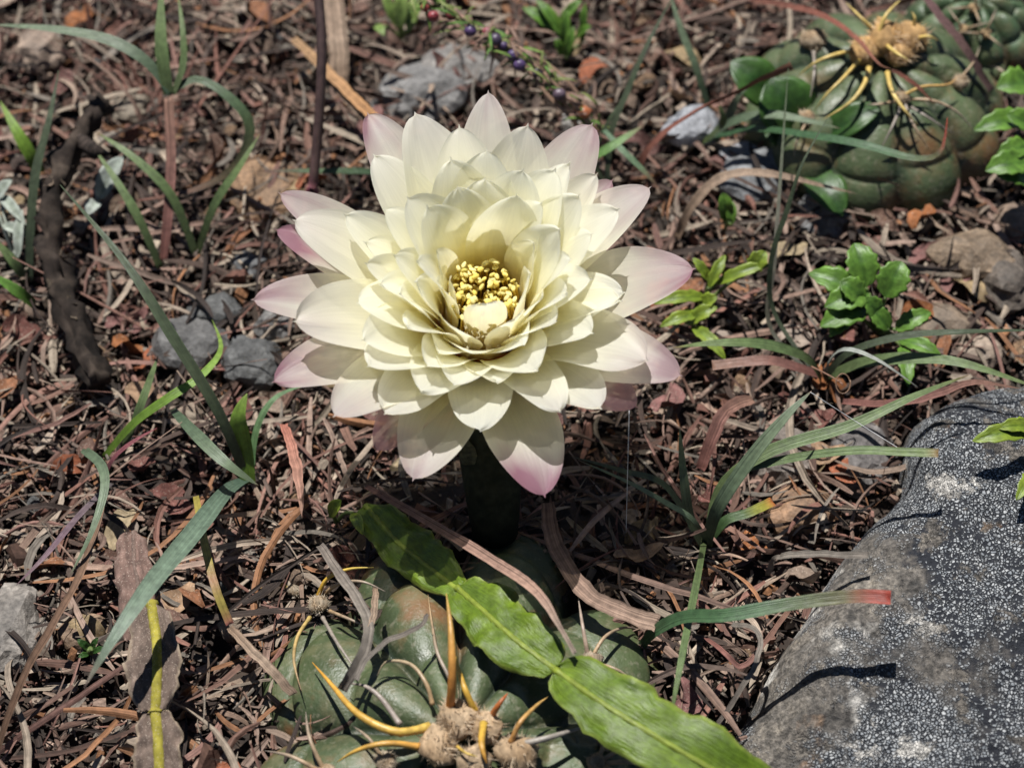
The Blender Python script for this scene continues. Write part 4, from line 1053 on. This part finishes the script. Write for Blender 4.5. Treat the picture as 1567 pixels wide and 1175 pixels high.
tube(a, pp, [.012] * 9, 5, (.3, .17, .12)); tag(obj('curled_tendril', a, M['stem']), 'tiny brown tendril ending in a ring near the arching grass tuft', 'tendril')

# ---- clumps of dead grass straws
def clump(px, py, n, lean, L, label, pal, seed, spread=.35):
    r = random.Random(seed); b0 = P(px, py, .0); b0.z = gh(b0.x, b0.y)
    o = empty('dead_grass_clump', b0); tag(o, label, 'dead grass')
    for i in range(n):
        b = b0 + V((r.gauss(0, spread), r.gauss(0, spread), 0)); l = L * r.uniform(.5, 1.2)
        d = (V((lean[0], lean[1], lean[2])) + V((r.gauss(0, .45), r.gauss(0, .45), r.gauss(0, .15)))).normalized()
        bend = V((r.gauss(0, .3), r.gauss(0, .3), -r.random() * .45)) * l
        m = 12; pts = [b + d * l * (j / m) + bend * (j / m) ** 2 for j in range(m + 1)]
        for p in pts: p.z = max(p.z, gh(p.x, p.y) + .08)
        wd = r.uniform(.04, .12); c = r.choice(pal); f = r.uniform(.7, 1.2); c = tuple(q * f for q in c)
        a = Acc(); ribbon(a, pts, [wd * (1 - .6 * (j / m) ** 2) for j in range(m + 1)], UPN, .012, r.uniform(-.2, .25), c, r.gauss(0, 1.2))
        obj('straw', a, M['strip'], o)
PK = [(.32, .18, .14), (.25, .125, .095), (.37, .25, .19), (.18, .09, .07), (.42, .31, .24)]
TN = [(.42, .31, .23), (.34, .23, .17), (.25, .16, .12), (.46, .36, .28), (.30, .25, .2)]
for i, (px, py, n, ln, L, lb, pal) in enumerate([
    (255, 170, 16, (.0, .5, .6), 2.2, 'upright pinkish dead straws crowding round the reddish grass stem', PK),
    (420, 130, 12, (.5, -.4, .3), 1.8, 'tan dead straws fallen beside the dark purple stalk', TN),
    (60, 560, 16, (-.3, -.6, .4), 2.2, 'reddish dead straws heaped below the end of the bark twig', PK),
    (60, 800, 14, (.5, .3, .3), 2.0, 'brown dead straws tangled beside the recurved bluish blade', PK),
    (300, 1060, 14, (.5, -.2, .3), 1.7, 'short dead straws between withered winged stem and flowering cactus', TN),
    (420, 800, 16, (-.3, -.6, .4), 2.0, 'shredded tan dead straws hanging toward the flowering cactus', TN),
    (1110, 900, 20, (-.2, -.3, .3), 1.5, 'curly tan dead straws in the hollow between grass tuft and rock', TN),
    (1010, 800, 12, (.5, .2, .3), 1.4, 'dark brown dead straws at the margin of the flower shadow', PK),
    (1130, 600, 12, (.4, -.5, .4), 1.8, 'pink dead straws under the arching grass tuft', PK),
    (1000, 60, 14, (.0, .3, .6), 2.2, 'upright dead straws standing behind the wiry grass stem', PK),
    (150, 60, 14, (.3, -.3, .5), 2.0, 'brown dead straws under the arching top grass blade', PK),
    (1400, 290, 14, (.7, -.1, .15), 1.8, 'flattened grey-tan dead straws in front of the round cactus', TN),
    (650, 90, 12, (.1, -.5, .3), 1.8, 'tan dead straws on the pale grey stone behind the petals', TN),
    (480, 690, 12, (-.2, -.5, .3), 1.6, 'reddish dead straws just below the left cream petals', PK),
    (220, 470, 12, (-.3, .4, .3), 1.8, 'fine reddish dead straws behind the grey stones', PK)]):
    clump(px, py, n, ln, L, lb, pal, 300 + i)
# ------------------------------------------------------------------ stones
def stone(px, py, rx, ry, zc, colr, label, seed, cat='stone', group=None, amp=.32, flat=.75):
    zc -= .28; c = P(px, py, zc); k = cmpx(c); a = Acc()
    blob(a, c, rx * k, (1, ry / rx * 1.15, flat * min(1, ry / rx * 1.1)), amp, 1.3, seed, None, ICO3, Matrix.Rotation(seed * .7, 3, 'Z') if abs(rx - ry) < 8 else None)
    o = obj('stone', a, M['stone'], origin=c - V((0, 0, .2)), smooth=False); o.color = (*colr, 1)
    tag(o, label, cat, group); return o
GS, BS, WS, OS = (.115, .115, .112), (.24, .16, .105), (.46, .45, .46), (.33, .20, .11)
for i, (x, y, rx, ry, z, c, lb) in enumerate([
    (385, 555, 48, 40, .12, GS, 'dark grey angular stone under the left petals'), (290, 530, 58, 42, .1, (.14, .135, .13), 'mottled grey stone partly under a narrow grass blade'),
    (330, 480, 42, 30, .1, GS, 'flat grey stone wedged behind two other grey stones'), (420, 500, 30, 26, .1, (.2, .19, .18), 'small grey stone hidden below a cream petal'),
    (380, 405, 26, 20, .15, (.19, .19, .19), 'small ash grey stone near the pink petal'),
    (640, 150, 60, 60, .1, (.23, .22, .21), 'pale grey stone behind the top petals'), (700, 110, 60, 40, .1, (.26, .24, .22), 'light brownish stone below the berry sprig'),
    (1165, 275, 62, 48, .2, (.24, .245, .25), 'grey streaked stone at the foot of the round cactus'), (1060, 195, 44, 30, .4, (.44, .45, .48), 'bluish white quartz stone behind the red-brown blade'),
    (1135, 240, 36, 24, .3, (.34, .34, .36), 'pale stone between quartz and streaked stone'),
    (1490, 395, 50, 55, .3, (.26, .185, .12), 'smooth brown stone standing in the litter'), (1540, 430, 42, 50, .25, (.15, .12, .095), 'dark brown stone next to the smooth brown one'),
    (1440, 500, 55, 34, .15, (.27, .20, .14), 'tan rough stone behind the toothed seedling'), (1500, 540, 36, 24, .1, (.44, .34, .26), 'pale pinkish pebble among red soil crumbs'),
    (1200, 700, 46, 46, .1, (.24, .2, .17), 'brown-grey stone behind crossing grass blades'), (1320, 700, 46, 55, .1, (.19, .17, .16), 'grey brown stone beside the rock'),
    (1230, 790, 60, 40, -.05, (.34, .2, .115), 'orange-brown earthy stone by the rock edge'), (1260, 330, 50, 44, .1, (.20, .2, .2), 'shaded grey stone below rounded leaves'),
    (400, 300, 60, 50, .05, OS, 'flat orange stone near the thin left pointing blade'), (60, 80, 40, 34, .2, (.38, .28, .21), 'pale tan stone under the arching top blade'),
    (195, 170, 36, 28, .1, (.33, .27, .2), 'small buff stone by the reddish grass stem'), (390, 270, 36, 30, .1, (.36, .2, .1), 'rusty stone beside the curling blade'),
    (130, 970, 44, 30, .05, (.3, .2, .13), 'rusty pebble beside tiny rosette'), (110, 960, 30, 24, .0, (.34, .27, .2), 'buff pebble leaning on a rusty pebble'),
    (1395, 330, 30, 20, .15, (.33, .26, .2), 'buff pebble below the round cactus'), (1545, 340, 30, 34, .2, (.3, .21, .15), 'brown pebble below bright toothed leaves'),
    (880, 190, 22, 20, .2, (.45, .42, .38), 'little white pebble behind the upper right petal'), (20, 960, 44, 70, .2, (.26, .23, .20), 'weathered grey wood-like stone at the left'),
    (1240, 265, 34, 24, .3, (.30, .27, .24), 'dull pebble tucked under the fallen tan blade')]):
    stone(x, y, rx, ry, z, c, lb, i + 1)

# ------------------------------------------------------------------ loose litter
PAL = [(.36, .245, .185), (.33, .20, .155), (.22, .115, .085), (.17, .085, .065), (.25, .20, .165), (.07, .045, .036), (.10, .06, .046), (.46, .35, .265), (.33, .15, .075),
       (.29, .15, .12), (.31, .19, .145), (.15, .10, .08), (.40, .30, .23), (.42, .31, .24), (.045, .03, .025), (.06, .038, .03), (.26, .12, .09), (.13, .07, .052), (.35, .23, .18)]  # blackish tones: decayed bits, also standing in for shadowed gaps
PAL = [(c[0] * .78, c[1] * .83, c[2] * .83) for c in PAL]
def straw_pts(c, ang, L, bend, tilt, rnd, n=7):
    d = V((math.cos(ang), math.sin(ang), 0)); s = V((-d.y, d.x, 0)); out = []
    kink = rnd.random() < .25; kp = rnd.uniform(.3, .7); ks = rnd.uniform(-.35, .35)
    for i in range(n):
        k = i / (n - 1) - .5
        off = bend * (k * k - .08) * L
        if kink and k + .5 > kp: off += ks * (k + .5 - kp) * L
        out.append(c + d * k * L + s * off + V((0, 0, tilt * k * L + .10 * L * (.25 - k * k) * rnd.uniform(.2, 1))))
    return out
def straw_into(a, c, rnd, L, w, tilt, n=7):
    col = rnd.choice(PAL); f = rnd.uniform(.7, 1.25); col = tuple(x * f for x in col)
    pts = straw_pts(c, rnd.uniform(0, math.pi * 2), L, rnd.gauss(0, .5), tilt, rnd, n)
    nn = V((rnd.gauss(0, .35), rnd.gauss(0, .35), 1)).normalized()
    wid = [w * (1 - .55 * abs(2 * i / (n - 1) - 1) ** rnd.uniform(2, 5)) for i in range(n)]
    ribbon(a, pts, wid, nn, w * rnd.uniform(.05, .14), rnd.uniform(-.3, .3), col, rnd.gauss(0, .9))
    return col
rnd = random.Random(21)
XR, YR = (-13, 13), (-10.5, 13)
def dens_spot(m=0):
    while True:
        x, y = rnd.uniform(*XR), rnd.uniform(*YR)
        if not blocked(x, y, m): return x, y
# crumbs of rotted leaf, bark and grit
a = Acc()
CV = [(-1, -1, -1), (1, -1, -1), (1, 1, -1), (-1, 1, -1), (-1, -1, 1), (1, -1, 1), (1, 1, 1), (-1, 1, 1)]
CF = [(0, 3, 2, 1), (4, 5, 6, 7), (0, 1, 5, 4), (1, 2, 6, 5), (2, 3, 7, 6), (3, 0, 4, 7)]
for i in range(24000):
    x, y = dens_spot(.25); r = min(.22, .022 + rnd.expovariate(1 / .032))
    c = V((x, y, gh(x, y) - .05 + rnd.random() ** 2 * .28)); rot = Matrix.Rotation(rnd.uniform(0, 6.3), 3, V((rnd.gauss(0, 1), rnd.gauss(0, 1), rnd.gauss(0, 1))).normalized())
    sc = (rnd.uniform(.6, 1.6), rnd.uniform(.5, 1.1), rnd.uniform(.2, .7)); f = rnd.uniform(.55, 1.2)
    vs = [c + rot @ V((q[0] * sc[0] * rnd.uniform(.5, 1.1), q[1] * sc[1] * rnd.uniform(.5, 1.1), q[2] * sc[2] * rnd.uniform(.6, 1))) * r for q in CV]
    a.add(vs, CF, [((q[0] + 1) / 2, (q[1] + 1) / 2) for q in CV], tuple(t * f for t in rnd.choice(PAL)))
o = obj('litter_crumbs', a, M['crumb'], origin=V((0, 0, 0)), smooth=False)
tag(o, 'brown crumbs of rotted leaves, bark and grit covering the soil', 'litter', kind='stuff')
a = Acc()
for i in range(7600):
    x, y = dens_spot(.2); L = rnd.uniform(.25, 1.5); w_ = rnd.uniform(.02, .06) if rnd.random() < .55 else rnd.uniform(.06, .15)
    straw_into(a, V((x, y, gh(x, y) + .02 + rnd.random() ** 1.3 * .42)), rnd, L, w_, rnd.gauss(0, .22), 6)
for i in range(420):                 # debris caught on the rim and in the grooves of the flowering cactus
    th = rnd.uniform(0, 2 * math.pi); ph = rnd.uniform(.75, 1.4)
    if math.cos(th) > .25 and rnd.random() < .75: continue
    p = ca.surf(th, ph)[0]; c = ca.surf(th, ph)[1]
    if ph < 1.15 and c > .55: continue
    straw_into(a, p + V((0, 0, .05 + rnd.random() * .12)), rnd, rnd.uniform(.2, .9), rnd.uniform(.02, .1), rnd.gauss(0, .3), 6)
o = obj('straw_litter', a, M['straw'], origin=V((0, 0, 0)), smooth=False)
tag(o, 'dense mat of short broken brown straw over the soil', 'litter', kind='stuff')
# the single pieces lying on top, each its own object
def hue(c):
    l = sum(c) / 3 / .72; r = c[0] / max(c[2], 1e-3)
    return ('orange-brown' if r > 3 else 'blackish brown' if l < .11 else 'pale tan' if l > .36 else 'greyish' if r < 1.6 else 'reddish brown' if l < .24 else 'light brown')
stock = []
for i in range(60):
    a = Acc(); sc_ = straw_into(a, V((0, 0, 0)), rnd, rnd.uniform(1.0, 3.6), rnd.uniform(.04, .13), 0, 12)
    me = make_mesh('straw_piece', a, smooth=False); me.materials.append(M['straw']); stock.append((me, hue(sc_)))
cnt = 0
while cnt < 280:
    px, py = rnd.uniform(-40, PW + 40), rnd.uniform(-40, PH + 40); p = P(px, py, .3)
    if blocked(p.x, p.y, .0): continue
    me, hu = rnd.choice(stock); o = bpy.data.objects.new('straw_piece', me); COL.objects.link(o)
    o.location = V((p.x, p.y, gh(p.x, p.y) + rnd.uniform(.28, .55))) * S
    o.rotation_euler = (rnd.gauss(0, .16), rnd.gauss(0, .16), rnd.uniform(0, 6.3))
    s_ = rnd.uniform(.7, 1.15); o.scale = (s_, s_, s_)
    tag(o, hu + ' dry straw piece lying loose on the leaf litter', 'straw', hu + ' straw pieces on the litter'); cnt += 1
pstock = []
for i in range(10):
    a = Acc(); blob(a, V((0, 0, 0)), 1, (1, rnd.uniform(.65, .95), rnd.uniform(.5, .8)), .4, 1.2, i * 5 + 2, None, ICO2)
    me = make_mesh('pebble', a, smooth=False); me.materials.append(M['stone']); pstock.append(me)
cnt = 0
while cnt < 110:
    px, py = rnd.uniform(-30, PW + 30), rnd.uniform(-30, PH + 30); p = P(px, py, .1)
    if blocked(p.x, p.y, -.1): continue
    r = rnd.choice([.1, .12, .14, .16, .2, .26])
    o = bpy.data.objects.new('pebble', rnd.choice(pstock)); COL.objects.link(o)
    o.location = V((p.x, p.y, gh(p.x, p.y) + r * .2 + rnd.uniform(.0, .1))) * S; o.scale = (r, r, r)
    o.rotation_euler = (rnd.uniform(-.5, .5), rnd.uniform(-.5, .5), rnd.uniform(0, 6.3))
    hc, hu = rnd.choice([(GS, 'grey'), (BS, 'brown'), (OS, 'rusty orange'), ((.36, .27, .2), 'buff'), ((.22, .12, .085), 'reddish brown')]); f = rnd.uniform(.75, 1.15)
    o.color = (*[q * f for q in hc], 1)
    tag(o, 'small rough ' + hu + ' pebble half buried in the leaf litter', 'pebble', hu + ' pebbles in the litter'); cnt += 1
lstock = []
for i in range(14):
    lc, hu = [((.26, .10, .04), 'rusty'), ((.18, .10, .07), 'brown'), ((.27, .18, .12), 'tan'), ((.13, .07, .05), 'dark brown'), ((.32, .24, .17), 'pale')][i % 5]
    a = Acc(); n = 8; L = rnd.uniform(.5, 1.0); w_ = rnd.uniform(.22, .42)
    pts = [V((L * (k / (n - 1) - .5), .06 * math.sin(k), .12 * L * math.sin(k * .9 + i))) for k in range(n)]
    ribbon(a, pts, [w_ * (.15 + math.sin(math.pi * (k + .3) / (n - .4))) for k in range(n)], V((0, .2, 1)), .03, rnd.uniform(.1, .35), tuple(q * rnd.uniform(.8, 1.2) for q in lc), rnd.gauss(0, .5))
    me = make_mesh('leaf_fragment', a); me.materials.append(M['deadleaf']); lstock.append((me, hu))
cnt = 0
while cnt < 120:
    px, py = rnd.uniform(-30, PW + 30), rnd.uniform(-30, PH + 30); p = P(px, py, .2)
    if blocked(p.x, p.y, -.15): continue
    me, hu = rnd.choice(lstock); o = bpy.data.objects.new('leaf_fragment', me); COL.objects.link(o)
    o.location = V((p.x, p.y, gh(p.x, p.y) + rnd.uniform(.2, .42))) * S
    o.rotation_euler = (rnd.gauss(0, .3), rnd.gauss(0, .3), rnd.uniform(0, 6.3))
    tag(o, 'curled ' + hu + ' fragment of a dead leaf on the litter', 'dead leaf', hu + ' leaf fragments on the litter'); cnt += 1
